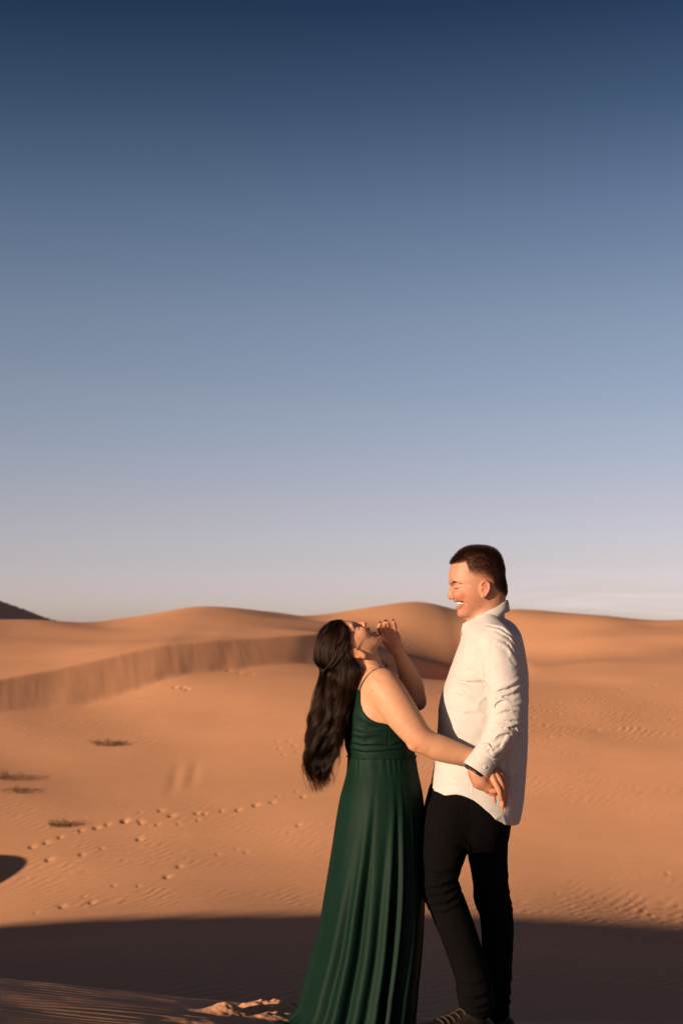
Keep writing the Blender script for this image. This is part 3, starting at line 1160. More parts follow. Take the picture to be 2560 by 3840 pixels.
def man_hairline(V):
    """0 on bare skin, 1 under full hair; fades out above the ear."""
    x = (V[:, 0] - O_M[0]) / PXM + HO[0]
    y = HO[1] - (V[:, 2] - O_M[2]) / PXM
    top = np.interp(x, [1660, 1684, 1700, 1740, 1746, 1752, 1775, 1800, 1816, 1838, 1850, 1866, 1890, 1930],
                    [2116, 2118, 2119, 2116, 2134, 2158, 2172, 2178, 2180, 2190, 2216, 2232, 2240, 2242])
    fade = np.interp(x, [1680, 1735, 1760, 1800, 1836, 1850, 1900], [5, 9, 34, 46, 40, 26, 18])
    h = sstep(0, 1, (top - y) / fade)
    return h * (V[:, 2] > P(1800, 2262, 0)[2])


body, bV, bF = sdf_obj('body', B, M_SKIN_M, None, 0.0026, 1, man_tint)
man_parent(body)

# clipped hair: thousands of short strands standing on the scalp
hm = man_hairline(bV)
fn_ = np.cross(bV[bF[:, 1]] - bV[bF[:, 0]], bV[bF[:, 2]] - bV[bF[:, 0]])
fa_ = np.linalg.norm(fn_, axis=1)
fc_ = bV[bF].mean(1)
okf = (man_hairline(fc_) > 0.04) & ~((np.abs(fc_[:, 1]) > 0.082) & (fc_[:, 2] < P(0, 2172, 0)[2]))
fi = np.flatnonzero(okf)
pr = fa_[fi] * (0.25 + 0.75 * man_hairline(fc_[fi]))
pick = RNG.choice(fi, 34000, p=pr / pr.sum())
root = bV[bF[pick]]
wts = RNG.dirichlet((1, 1, 1, 1), len(pick))
root = (root * wts[:, :, None]).sum(1)
nrm = fn_[pick] / (fa_[pick][:, None] + 1e-12)
hh = man_hairline(root)
topness = sstep(-0.2, 0.9, nrm[:, 2])
ln = (0.0022 + 0.0025 * hh + 0.0085 * hh * topness) * RNG.uniform(0.6, 1.3, len(pick))
dirn = nrm + np.array([-0.05, 0, 0.10]) + 0.55 * np.stack([0.30 - 0.75 * topness, 0 * topness, -0.35 + 0.2 * topness], 1) * 0.7 + RNG.normal(0, 0.32, (len(pick), 3))
dirn /= np.linalg.norm(dirn, axis=1)[:, None]
st = np.linspace(-0.15, 1, 4)
paths = root[:, None] + dirn[:, None] * (ln[:, None] * st)[:, :, None]
rad_ = np.linspace(1, 0.45, 4)[None] * np.full((len(pick), 1), 0.00034)
hairm = strands('hair', paths, rad_, M_HAIR_M, None)
man_parent(hairm)

# eyebrow, lash line, teeth
for s_ in (-1, 1):
    n_ = 170
    t_ = RNG.uniform(0, 1, n_)
    base_ = np.array([P(1689 + 33 * a, 2186 + 6 * a * a - 2.0 * math.sin(a * 3.1) + RNG.normal(0, 1.6), 0) for a in t_])
    yy = np.interp(t_, [0, 0.4, 1], [0.017, 0.034, 0.052]) * s_
    base_[:, 1] = yy
    # bring each hair onto the skin by walking along the side direction
    for i in range(n_):
        ys = np.linspace(0.075, 0.0, 60) * s_
        q = np.repeat(base_[i][None], 60, 0)
        q[:, 1] = ys
        ins_ = np.flatnonzero(B.eval(q, (q.min(0) - 0.001, q.max(0) + 0.001)) < 0)
        if len(ins_):
            base_[i, 1] = ys[ins_[0]]
    d_ = np.stack([0.7 + 0.2 * RNG.normal(size=n_), s_ * 0.45 + 0 * t_, 0.25 - 0.5 * t_], 1)
    pth = base_[:, None] + d_[:, None] * (np.linspace(0, 1, 3) * 0.007)[None, :, None] + np.array([0, s_ * 0.0006, 0])
    man_parent(strands('eyebrow', pth, np.full((n_, 3), 0.00042), M_HAIR_M, None))


def on_surface(F_, px, py, s_, rng=0.10, off=0.0):
    q = P(px, py, np.linspace(rng, -0.02, 400) * s_)
    d = F_.eval(q, (q.min(0) - 0.001, q.max(0) + 0.001))
    i = np.flatnonzero(d < off)
    return q[i[0]] if len(i) else q[-1]


for s_ in (-1, 1):
    lp = np.array([on_surface(B, a, b, s_) for a, b in [(1702, 2204), (1706, 2206.5), (1711, 2207.5), (1716, 2207), (1721, 2204.5)]])
    V_, F_ = tube(spline(lp, 12), np.array([.6, 1, 1.3, 1.5, 1.6, 1.6, 1.5, 1.4, 1.2, 1.1, .9, .5]) * 0.0011, 6)
    man_parent(obj('eyelash', poly_mesh('eyelash', V_, F_), M_DARK))
tv, tf = tooth_arch(lambda a, v: P(1757 - 46.5 * math.cos(a), 2261.5 + 1.0 * abs(a), 0) + np.array([0, -0.049 * math.sin(a), 0]), lambda a: np.array([-math.cos(a), -math.sin(a), 0.0]), np.array([0, 0, 1.0]), 0.0056)
man_parent(obj('teeth', poly_mesh('teeth', tv, tf), M_TEETH))

# shirt ------------------------------------------------------------
SHT = Field()
SO = (1815, 2700)
O_S = P(*SO, 0)
TORSO = lev_from_px([
    (2322, 1775, 1890, 0.058), (2340, 1750, 1922, 0.085), (2362, 1740, 1940, 0.120), (2385, 1735, 1952, 0.150), (2420, 1725, 1962, 0.165), (2453, 1712, 1968, 0.168),
    (2520, 1688, 1976, 0.165), (2588, 1663, 1977, 0.160), (2673, 1645, 1975, 0.158), (2741, 1642, 1974, 0.158), (2800, 1637, 1972, 0.160), (2857, 1630, 1968, 0.166),
    (2920, 1620, 1962, 0.172), (2980, 1609, 1955, 0.176), (3040, 1604, 1945, 0.178), (3090, 1602, 1934, 0.178)], *SO)
SHT.loft(O_S, AX_UPRIGHT_L, TORSO, k=0.02, expo=2.35)
# hollow below the waist, so that the tail hangs free
inner = [(u, f - 0.012, b + 0.012, w - 0.012) for u, f, b, w in TORSO if u < (2700 - 2850) * PXM]
inner += [(inner[-1][0] - 0.05, inner[-1][1], inner[-1][2], inner[-1][3])]
# shoulders
for s_ in (-1, 1):
    SHT.cone(P(1828, 2340, s_ * 0.05), P(1862, 2405, s_ * 0.135), 0.040, 0.068, 0.035)
# near sleeve
SHT.chain([J(1862, 2418, -0.140, 72), J(1884, 2540, -0.185, 66), J(1897, 2640, -0.205, 65), J(1890, 2705, -0.215, 60), J(1862, 2772, -0.225, 55), J(1826, 2826, -0.235, 47), J(1810, 2852, -0.238, 42)], k=0.010)
# far sleeve
SHT.chain([J(1845, 2418, 0.140, 72), J(1820, 2560, 0.185, 66), J(1800, 2690, 0.195, 58), J(1745, 2800, 0.175, 50), J(1725, 2840, 0.165, 44)], k=0.012)
# curved hem: higher at the sides, tails front and back
hem_x = [1560, 1600, 1608, 1651, 1700, 1749, 1804, 1853, 1890, 1920, 1945, 1990]
hem_y = [2984, 2984, 2980, 2964, 2959, 2973, 3010, 3053, 3070, 3072, 3063, 3060]

HEM = (np.linspace(1560, 1990, 200), pchip(hem_x, hem_y, np.linspace(1560, 1990, 200)))


def above_hem(p):
    px = (p[:, 0] - O_S[0]) / PXM + SO[0]
    py = SO[1] - (p[:, 2] - O_S[2]) / PXM
    return (py - np.interp(px, HEM[0], HEM[1])) * PXM * 0.8


SHT.add(above_hem, (-9, -9, P(0, 2940, 0)[2] - 0.5), (9, 9, P(0, 2930, 0)[2]), 0.002, 'i')
SHT.loft(O_S, AX_UPRIGHT_L, inner, k=0.004, mode='s', expo=2.35)
SHT.disp.append(creases([
    # across the chest and belly
    ([(1684, 2536), (1740, 2548), (1806, 2545)], 7, 5.5), ([(1690, 2556), (1730, 2566), (1752, 2580)], 6, 4), ([(1684, 2588), (1720, 2596), (1768, 2632)], 8, 4),
    ([(1700, 2490), (1760, 2505), (1810, 2540)], 9, 3.5), ([(1672, 2640), (1730, 2660), (1790, 2655)], 9, 2.5), ([(1655, 2700), (1700, 2735), (1760, 2750)], 10, 2.5),
    ([(1740, 2400), (1730, 2470), (1712, 2530)], 7, 2.5), ([(1750, 2390), (1768, 2470), (1800, 2530)], 9, 3),
    ([(1642, 2880), (1690, 2900), (1750, 2895)], 10, 2.5), ([(1640, 2930), (1700, 2920), (1745, 2935)], 8, 2), ([(1756, 2900), (1752, 2965)], 3, 2),
    # side seam
    ([(1829, 2590), (1812, 2680), (1786, 2790)], 2.5, 2.0),
    # back of the tail
    ([(1900, 2800), (1895, 2880), (1905, 2980)], 12, 4), ([(1940, 2760), (1930, 2880), (1935, 3040)], 10, 3.5), ([(1868, 2930), (1876, 2970), (1880, 3005)], 8, 3), ([(1920, 2830), (1910, 2910), (1900, 2990)], 8, 3),
], -0.02))
SHT.disp.append(creases([
    # shoulder seam gathers
    ([(1815, 2352), (1862, 2362), (1905, 2390), (1938, 2445)], 4.5, 4), ([(1832, 2340), (1880, 2352), (1925, 2392)], 6, 4), ([(1856, 2385), (1900, 2408), (1925, 2450)], 8, 4.5), ([(1840, 2400), (1890, 2425), (1930, 2490)], 10, 3.5),
    ([(1908, 2385), (1920, 2398)], 4, 3), ([(1918, 2402), (1931, 2416)], 4, 3), ([(1927, 2422), (1940, 2434)], 4, 3),
    # inside of the arm
    ([(1806, 2540), (1822, 2566), (1832, 2592)], 5, 4.5), ([(1822, 2400), (1815, 2470), (1818, 2540)], 8, 3.5),
    # folds across the upper arm
    ([(1833, 2584), (1880, 2572), (1950, 2536)], 9, 7.5), ([(1838, 2612), (1862, 2602), (1905, 2590), (1955, 2560)], 8, 6), ([(1834, 2652), (1842, 2628), (1862, 2616), (1890, 2622)], 7, 7),
    ([(1832, 2668), (1880, 2650), (1930, 2655), (1962, 2660)], 9, 6.5), ([(1870, 2630), (1900, 2640), (1958, 2628)], 8, 5.5), ([(1845, 2686), (1890, 2690), (1955, 2684)], 7, 4),
    # elbow
    ([(1834, 2714), (1880, 2716), (1925, 2708), (1954, 2710)], 7, 8.5), ([(1912, 2712), (1930, 2735), (1945, 2752)], 7, 6), ([(1838, 2738), (1880, 2726), (1915, 2745)], 10, 5.5),
    # forearm
    ([(1822, 2768), (1855, 2740), (1900, 2738)], 9, 5), ([(1792, 2786), (1812, 2782), (1826, 2800), (1832, 2822)], 5.5, 7), ([(1800, 2800), (1840, 2796), (1870, 2812)], 7, 6), ([(1830, 2786), (1868, 2776), (1900, 2770)], 8, 5),
    ([(1812, 2816), (1836, 2836), (1860, 2838)], 5, 5),
], -0.135))


def cloth_ripple(p):
    q = p * 1.0
    a = fbm(q[:, 0] * 13 + q[:, 2] * 7, q[:, 2] * 15 - q[:, 1] * 8, 3, 91)
    b = 1 - np.abs(fbm(q[:, 0] * 9 - q[:, 2] * 11 + 4, q[:, 2] * 8 + q[:, 0] * 10 + q[:, 1] * 9, 2, 17))
    slv = sstep(-0.12, -0.17, p[:, 1])
    return (0.0009 + 0.0012 * slv) * a + (0.0010 + 0.0016 * slv) * (b ** 4)


SHT.disp.append(cloth_ripple)
shirt, sV, sF = sdf_obj('shirt', SHT, M_SHIRT, None, 0.0030, 1)
man_parent(shirt)


def ring_mesh(ctr, ea, eb, prof, n=64, t0=0, t1=2 * math.pi, wob=None):
    """A band of cloth round an opening. ctr(s) centre, ea/eb half axes; prof: list of (offset along axis, outward offset)."""
    V, F = [], []
    th = np.linspace(t0, t1, n)
    for i, t in enumerate(th):
        for (o, r) in prof:
            w = 0 if wob is None else wob(t, o)
            d = ea * math.cos(t) + eb * math.sin(t)
            u = d / np.linalg.norm(d)
            V.append(ctr(t) + d + u * (r + w) + o)
    m = len(prof)
    for i in range(n - 1):
        for j in range(m - 1):
            F.append((i * m + j, i * m + j + 1, (i + 1) * m + j + 1, (i + 1) * m + j))
    return V, F


# collar: a standing band folded over, open at the throat
CV, CF = [], []
nn = 72
for i, t in enumerate(np.linspace(-math.pi * 0.965, math.pi * 0.965, nn)):
    # t = 0 at the nape, +-pi at the throat; negative t is the near side
    cx = 1822 + 80 * math.cos(t) - (6 if abs(t) > 2.6 else 0)
    y_ = 0.066 * math.sin(t)
    top = 2293 - 43 * math.cos(t)
    fold = np.interp(abs(t), [0, 0.9, 1.8, 2.6, 3.1], [36, 40, 52, 56, 26])
    flare = np.interp(abs(t), [0, 0.9, 1.8, 2.6, 3.1], [4, 9, 15, 15, 5])
    c_ = P(1822, 0, 0)[0]
    out_ = np.array([math.cos(t), math.sin(t) * 0.9, 0.0])
    out_ /= np.linalg.norm(out_)
    base_ = P(cx, top, 0)
    base_[1] = y_
    fx = -0.004 * math.cos(t)
    for (dz_, dr_) in ((-0.034, -0.004), (-0.012, -0.0035), (-0.002, -0.0025), (0.0, 0.0), (-0.002, 0.0025), (-fold * 0.5 * PXM, 0.003 + flare * 0.45 * PXM), (-fold * PXM, 0.003 + flare * PXM), (-fold * PXM, 0.0005 + flare * PXM), (-fold * 0.5 * PXM, 0.0005 + flare * 0.4 * PXM)):
        CV.append(base_ + out_ * dr_ + np.array([0, 0, dz_ + 0.0015 * math.sin(7 * t + dz_ * 300)]))
mm = 9
for i in range(nn - 1):
    for j in range(mm - 1):
        CF.append((i * mm + j, i * mm + j + 1, (i + 1) * mm + j + 1, (i + 1) * mm + j))
CF.append(tuple(range(mm)))
CF.append(tuple(range((nn - 1) * mm, nn * mm))[::-1])
collar = obj('collar', poly_mesh('collar', CV, CF), M_SHIRT, shirt)

# cuff of the near sleeve
ca, cb = P(1822, 2832, -0.236), P(1784, 2891, -0.242)
axd = (cb - ca) / np.linalg.norm(cb - ca)
sidex = np.cross(axd, np.array([0, -1.0, 0]))
sidex /= np.linalg.norm(sidex)
sidey = np.cross(sidex, axd)
L_ = np.linalg.norm(cb - ca)
CV, CF = [], []
for i, t in enumerate(np.linspace(0, 2 * math.pi, 60, endpoint=False)):
    ex = 0.043 + 0.002 * math.cos(2 * t + 0.6)
    d = sidex * math.cos(t) * ex + sidey * math.sin(t) * 0.036
    u = d / np.linalg.norm(d)
    w = 0.0012 * math.sin(3 * t + 1)
    for o, r in ((0.004, -0.004), (0.0, 0.001), (0.002, 0.0035), (L_ * 0.5, 0.004 + w), (L_ - 0.002, 0.0055 + w), (L_, 0.0045 + w), (L_ - 0.001, 0.002 + w), (L_ * 0.4, 0.0005)):
        CV.append(ca + axd * o + d + u * r)
mm = 8
for i in range(60):
    for j in range(mm - 1):
        k = (i + 1) % 60
        CF.append((i * mm + j, i * mm + j + 1, k * mm + j + 1, k * mm + j))
cuff = obj('cuff', poly_mesh('cuff', CV, CF), M_SHIRT, shirt)


def button(px, py, y0, r=5.2):
    q = P(px, py, np.linspace(y0 - 0.09, y0 + 0.05, 300))
    d = SHT.eval(q)
    i = int(np.argmax(d < 0)) if (d < 0).any() else 150
    c = q[i] if (d < 0).any() else P(px, py, y0)
    V, F = [], []
    for rr, dy in ((0.0, -0.0022), (0.45, -0.0020), (0.62, -0.0030), (0.85, -0.0030), (1.0, -0.0016), (1.0, 0.0008)):
        for t in np.linspace(0, 2 * math.pi, 16, endpoint=False):
            V.append(c + np.array([math.cos(t) * rr * r * PXM, dy, math.sin(t) * rr * r * PXM]))
    for a in range(5):
        for j in range(16):
            k = (j + 1) % 16
            F.append((a * 16 + j, a * 16 + k, a * 16 + 16 + k, a * 16 + 16 + j))
    obj('button', poly_mesh('button', V, F), M_BUTTON, shirt)


# the cuff is proud of the sleeve: its button sits on the cuff itself
cq = ca + axd * (L_ * 0.62)
best = None
for t in np.linspace(0, 2 * math.pi, 720):
    d = sidex * math.cos(t) * 0.043 + sidey * math.sin(t) * 0.036
    q = cq + d + d / np.linalg.norm(d) * 0.005
    tgt = P(1817, 2877, q[1])
    e_ = np.linalg.norm((q - tgt)[[0, 2]]) + (1 if q[1] > cq[1] else 0)
    if best is None or e_ < best[0]:
        best = (e_, q, d / np.linalg.norm(d))
c_, n_ = best[1], best[2]
a_ = np.cross(n_, axd)
a_ /= np.linalg.norm(a_)
V_, F_ = [], []
for rr, dy in ((0.0, 0.0016), (0.45, 0.0014), (0.62, 0.0026), (0.85, 0.0026), (1.0, 0.0012), (1.0, -0.001)):
    for t in np.linspace(0, 2 * math.pi, 16, endpoint=False):
        V_.append(c_ + (axd * math.cos(t) + a_ * math.sin(t)) * rr * 0.0058 + n_ * dy)
for a in range(5):
    for j in range(16):
        k = (j + 1) % 16
        F_.append((a * 16 + j, a * 16 + k, a * 16 + 16 + k, a * 16 + 16 + j))
obj('button', poly_mesh('button', V_, F_), M_BUTTON, shirt)
button(1863, 2826, -0.27)

# sleeve placket: the narrow strip that runs up from the cuff
pp = [(1838, 2838), (1862, 2822), (1882, 2806), (1896, 2782), (1908, 2757)]
sp = spline(np.array([P(a, b, 0) for a, b in pp]), 26)
top_, bot_ = [], []
for i, q0 in enumerate(sp):
    tdir = sp[min(i + 1, 25)] - sp[max(i - 1, 0)]
    tdir /= np.linalg.norm(tdir)
    nd = np.array([-tdir[2], 0, tdir[0]])
    for lst, s_ in ((top_, 1), (bot_, -1)):
        w_ = 0.0125 if i < 24 else 0.010
        q = q0 + nd * s_ * w_
        ys = np.linspace(-0.36, -0.10, 400)
        # follow the line of sight down to the sleeve
        dirv = (q - CAM) / (q[1] - CAM[1])
        ln_ = CAM + dirv * (ys - CAM[1])[:, None]
        d = SHT.eval(ln_)
        k = np.flatnonzero(d < 0)
        lst.append(ln_[k[0]] if len(k) else ln_[200])
for lst in (top_, bot_):                              # even out the strip over the small wrinkles
    a_ = np.array(lst)
    for _ in range(4):
        a_[1:-1, 1] = 0.5 * a_[1:-1, 1] + 0.25 * (a_[:-2, 1] + a_[2:, 1])
    lst[:] = list(a_)
V_, F_ = [], []
for a, b in zip(top_, bot_):
    m_ = (a + b) / 2
    V_ += [a + np.array([0, 0.002, 0]), a + np.array([0, -0.0035, 0]), m_ + np.array([0, -0.0055, 0]), b + np.array([0, -0.0035, 0]), b + np.array([0, 0.002, 0])]
for i in range(25):
    for j in range(4):
        F_.append((i * 5 + j, i * 5 + j + 1, i * 5 + j + 6, i * 5 + j + 5))
F_ += [tuple(range(5)), tuple(range(125, 130))[::-1]]
obj('sleeve_placket', poly_mesh('sleeve_placket', V_, F_), M_SHIRT, shirt)

# bracelet just below the cuff, with a bead
br = []
for t in np.linspace(0, 2 * math.pi, 40):
    br.append(cb + axd * 0.006 + sidex * math.cos(t) * 0.0385 + sidey * math.sin(t) * 0.032)
V_, F_ = tube(br, 0.0052, 8)
brc = man_parent(obj('bracelet', poly_mesh('bracelet', V_, F_), M_BAND))
for (a, b) in ((1770, 2897), (1779, 2901)):
    Bd = Field()
    q = min(br, key=lambda v: np.linalg.norm((v - P(a, b, v[1]))[[0, 2]]) + (1 if v[1] > cb[1] else 0))
    Bd.ell(q + np.array([0, -0.004, -0.002]), (0.0045, 0.0045, 0.0045))
    V_, F_ = Bd.mesh('bead', 0.0012)
    obj('bead', np_mesh('bead', V_, F_), M_BEAD, brc)

# jeans ------------------------------------------------------------
TR = Field()
TR.loft(P(1760, 3050, 0), AX_UPRIGHT_L, [((3050 - a) * PXM, (1760 - l) * PXM, (1760 - r) * PXM, w) for a, l, r, w in [
    (2900, 1640, 1925, 0.135), (2960, 1612, 1928, 0.150), (3000, 1600, 1928, 0.158), (3050, 1590, 1918, 0.162), (3100, 1586, 1908, 0.158), (3150, 1590, 1900, 0.14), (3176, 1610, 1890, 0.115)]], k=0.03, expo=2.4)
NY, FY = -0.085, 0.085
TR.chain([J(1690, 3060, NY, 92), J(1664, 3180, NY, 85), J(1645, 3290, NY, 70), J(1650, 3335, NY, 71), J(1692, 3430, NY, 66), J(1733, 3545, NY, 64), J(1765, 3650, NY, 62), J(1778, 3715, NY, 64), J(1784, 3765, NY, 62)], k=0.018)
TR.chain([J(1812, 3060, FY, 90), J(1826, 3180, FY, 77), J(1838, 3300, FY, 66), J(1845, 3370, FY, 68), J(1860, 3430, FY, 63), J(1864, 3550, FY, 58), J(1860, 3660, FY, 56), J(1856, 3735, FY, 55), J(1856, 3800, FY, 52)], k=0.018)
TR.disp.append(creases([
    ([(1578, 3300), (1640, 3290), (1712, 3262)], 8, 6), ([(1580, 3330), (1650, 3318), (1716, 3298)], 8, 6), ([(1590, 3362), (1660, 3352), (1722, 3312)], 8, 7), ([(1600, 3390), (1660, 3384), (1732, 3345)], 8, 5),
    ([(1585, 3240), (1640, 3240), (1720, 3222)], 9, 3.5), ([(1700, 3120), (1740, 3150), (1752, 3185)], 9, 5), ([(1640, 3100), (1700, 3130), (1745, 3170)], 9, 3.5),
    ([(1700, 3690), (1760, 3700), (1830, 3680)], 9, 6), ([(1712, 3722), (1770, 3735), (1838, 3718)], 9, 7), ([(1730, 3752), (1780, 3760), (1840, 3748)], 7, 6), ([(1690, 3640), (1750, 3652), (1820, 3630)], 10, 4),
    # pocket and yoke stitching
    ([(1736, 2985), (1718, 3040)], 2.2, 1.6), ([(1720, 3040), (1735, 3062), (1772, 3092), (1800, 3110)], 2.2, 1.6), ([(1680, 2975), (1672, 3030)], 2.2, 1.4),
], 0.0))
TR.disp.append(creases([
    ([(1775, 3316), (1840, 3330), (1905, 3322)], 8, 6), ([(1774, 3352), (1840, 3372), (1912, 3362)], 8, 6), ([(1768, 3285), (1830, 3290), (1898, 3262)], 9, 4), ([(1790, 3392), (1850, 3400), (1922, 3385)], 8, 4),
    ([(1800, 3690), (1860, 3700), (1912, 3690)], 9, 6), ([(1800, 3728), (1860, 3738), (1908, 3722)], 8, 6), ([(1802, 3640), (1860, 3655), (1914, 3640)], 10, 4),
], 0.2))
TR.disp.append(lambda p: 0.0016 * fbm(p[:, 0] * 11 + p[:, 1] * 6, p[:, 2] * 17 + p[:, 0] * 5, 3, 55))
jeans, jV, jF = sdf_obj('jeans', TR, M_JEANS, None, 0.004, 1)
man_parent(jeans)

# boots ------------------------------------------------------------
def boot(px, py, y, turn):
    bf = Field()
    def q(dx, dz, dy):
        c, s_ = math.cos(turn), math.sin(turn)
        w = P(px, py, y)
        return np.array([w[0] - dx * c - dy * s_, w[1] - dx * s_ + dy * c, dz])
    g = float(terrain(np.array([P(px, py, y)[0]]), np.array([y]))[0]) - 0.004
    bf.cone(q(0.0, g + 0.055, 0), q(0.0, g + 0.17, 0), 0.046, 0.050, 0.02)
    bf.cone(q(-0.035, g + 0.042, 0), q(0.05, g + 0.055, 0), 0.038, 0.042, 0.02)
    bf.cone(q(0.04, g + 0.075, 0), q(0.12, g + 0.046, 0), 0.038, 0.036, 0.02)
    bf.cone(q(0.12, g + 0.043, 0.0), q(0.175, g + 0.038, 0), 0.041, 0.032, 0.02)
    bf.add(lambda p: g + 0.022 - p[:, 2], (-9, -9, -9), (9, 9, g + 0.08), 0.004, 'i')
    b, V, F = sdf_obj('boot', bf, M_BOOT, None, 0.004, 1)
    man_parent(b)
    sv, sf = [], []
    prof = [(-0.075, 0.0), (-0.068, 0.026), (-0.03, 0.038), (0.04, 0.040), (0.10, 0.046), (0.16, 0.042), (0.195, 0.026), (0.208, 0.0)]
    out = prof + [(a, -c) for a, c in prof[-2:0:-1]]
    for z_ in (g, g + 0.023):
        for a, c in out:
            sv.append(q(a, z_, c))
    n_ = len(out)
    for i in range(n_):
        sf.append((i, (i + 1) % n_, n_ + (i + 1) % n_, n_ + i))
    sf += [tuple(range(n_))[::-1], tuple(range(n_, 2 * n_))]
    obj('sole', poly_mesh('sole', sv, sf), M_SOLE, b, smooth=False)
    for i in range(5):
        d0 = 0.055 + i * 0.020
        lp = [q(d0 - 0.012, 9, -0.034), q(d0, 9, 0.0), q(d0 + 0.008, 9, 0.034)]
        pts3 = []
        for v in spline(np.array(lp), 9):
            zz = np.linspace(g + 0.16, g + 0.02, 160)
            col = np.stack([np.full(160, v[0]), np.full(160, v[1]), zz], 1)
            d = bf.eval(col)
            k = np.flatnonzero(d < 0)
            pts3.append([v[0], v[1], zz[k[0]] + 0.001 if len(k) else g + 0.05])
        V_, F_ = tube(pts3, 0.0042, 6)
        obj('lace', poly_mesh('lace', V_, F_), M_LACE, b)


boot(1778, 3800, NY, 0.25)
boot(1856, 3800, FY, -0.12)
# ------------------------------------------------------------------ the woman
woman = thing('person', 'person with long wavy dark hair in long green dress, head thrown back laughing', 'person', tuple(P(1400, 3850, 0) * (1, 1, 0)))


def woman_parent(o):
    o.parent = woman
    o.matrix_parent_inverse = Matrix.Translation(-Vector(woman.location))
    return o


WO = (1310, 2425)
O_W = P(*WO, 0)
UPW = np.array([-0.907, 0, 0.421])
FWW = np.array([0.421, 0, 0.907])
AXW = np.array([UPW, FWW, [0, -1.0, 0]])


def wl(f, u, s_=0.0):
    """Point in the tilted head: f forward, u up (photograph pixels), s_ metres towards the camera."""
    return O_W + FWW * f * PXM + UPW * u * PXM + np.array([0, -s_, 0])


def wj(f, u, s_, r):
    return (wl(f, u, s_), r * PXM)


W = Field()
W.loft(O_W, AXW, [(u * PXM, f * PXM, b * PXM, w * PXM) for u, f, b, w in [
    (112, 4, -8, 4), (106, 30, -42, 34), (92, 52, -64, 54), (76, 68, -76, 66), (58, 79, -84, 72), (38, 88, -88, 74), (20, 90, -89, 75), (4, 85, -88, 74), (-12, 83, -85, 71), (-28, 82, -78, 67)]], k=0.012, expo=2.15)
W.loft(O_W, AXW, [(u * PXM, f * PXM, b * PXM, w * PXM) for u, f, b, w in [
    (8, 80, -30, 66), (-12, 83, -25, 67), (-25, 84, -22, 65), (-40, 85, -16, 61), (-58, 83, -5, 54), (-74, 80, 10, 46), (-88, 78, 28, 36), (-96, 70, 42, 22), (-101, 62, 52, 8)]], k=0.016, expo=2.3)
W.chain([J(1338, 2432, 0, 50), J(1368, 2470, 0, 51), J(1384, 2520, 0, 54), J(1390, 2560, 0, 62)], k=0.022)
for s_ in (-1, 1):
    W.ell(wl(74, 26, s_ * 0.030), (0.012, 0.026, 0.009), k=0.012)
    W.ell(wl(66, -22, s_ * 0.042), (0.019, 0.018, 0.021), k=0.018)
    W.ell(wl(90, 5, s_ * 0.031), (0.010, 0.013, 0.009), k=0.009, mode='s')
    W.ell(wl(71, 1, s_ * 0.032), (0.0135, 0.0135, 0.0115), k=0.004)
W.chain([wj(83, 17, 0, 6.5), wj(91, 6, 0, 7.2), wj(98, -6, 0, 7.8), wj(103.5, -14, 0, 7.2), wj(100, -18, 0, 7.0)], k=0.009)
for s_ in (-1, 1):
    W.ell(wl(94, -17, s_ * 0.012), (0.0075, 0.0068, 0.0075), k=0.005)
    W.ell(wl(95, -27, s_ * 0.0062), (0.004, 0.0035, 0.005), k=0.002, mode='s')
# mouth wide open
def mouth_w(p):
    q = p - O_W
    f, u = q @ FWW / PXM, q @ UPW / PXM
    up_ = np.interp(f, [75, 82, 92], [-46, -41, -39])
    lo_ = np.interp(f, [75, 82, 92], [-48, -57, -62])
    return np.maximum(np.maximum(np.maximum(u - up_, lo_ - u), 74.5 - f) * PXM, np.abs(p[:, 1]) - 0.042)


W.add(mouth_w, wl(90, -50, 0) - 0.06, wl(90, -50, 0) + 0.06, 0.0025, 's')
for s_ in (-1, 1):
    W.chain([wj(92, -36.5, 0, 4.2), wj(88, -37, s_ * 0.018, 3.6), wj(75, -45.5, s_ * 0.0345, 1.8)], k=0.004)
    W.chain([wj(86, -65.5, 0, 5.0), wj(84, -63.5, s_ * 0.014, 4.4), wj(75, -49, s_ * 0.0335, 1.8)], k=0.005)
W.ell(wl(74, -88, 0), (0.014, 0.018, 0.013), k=0.014)
for s_ in (-1, 1):
    W.cone(wl(92, -26, s_ * 0.022), wl(72, -54, s_ * 0.043), 0.0020, 0.0020, 0.006, 's')
    # ear
    rot = np.stack([UPW * 0.97 + FWW * -0.24, FWW * 0.97 + UPW * 0.24, [0, 1.0, 0]], 1)
    W.ell(wl(-12, -38, s_ * 0.069), (0.028, 0.0165, 0.008), rot=rot, k=0.005)
    W.chain([wj(a, b, s_ * 0.075, 3.2) for a, b in [(2, -27), (-4, -14), (-16, -11), (-26, -20), (-27, -34), (-20, -50)]], k=0.003)
    W.ell(wl(-10, -62, s_ * 0.070), (0.010, 0.006, 0.010), k=0.005)
    W.ell(wl(-10, -38, s_ * 0.081), (0.014, 0.0085, 0.0075), rot=rot, k=0.003, mode='s')
# trunk
WT = (1430, 2700)
O_T = P(*WT, 0)
TR_W = lev_from_px([(2500, 1372, 1432, 0.060), (2530, 1352, 1462, 0.105), (2560, 1340, 1484, 0.140), (2600, 1326, 1505, 0.155), (2640, 1316, 1524, 0.152), (2690, 1302, 1540, 0.148), (2740, 1296, 1545, 0.138), (2790, 1298, 1548, 0.128),
                    (2833, 1308, 1546, 0.126), (2880, 1304, 1556, 0.140), (2940, 1292, 1572, 0.158), (3000, 1280, 1578, 0.17), (3060, 1276, 1582, 0.178), (3120, 1280, 1570, 0.17), (3160, 1300, 1540, 0.13)], *WT)
W.loft(O_T, AX_UPRIGHT_L, TR_W, k=0.025, expo=2.25)
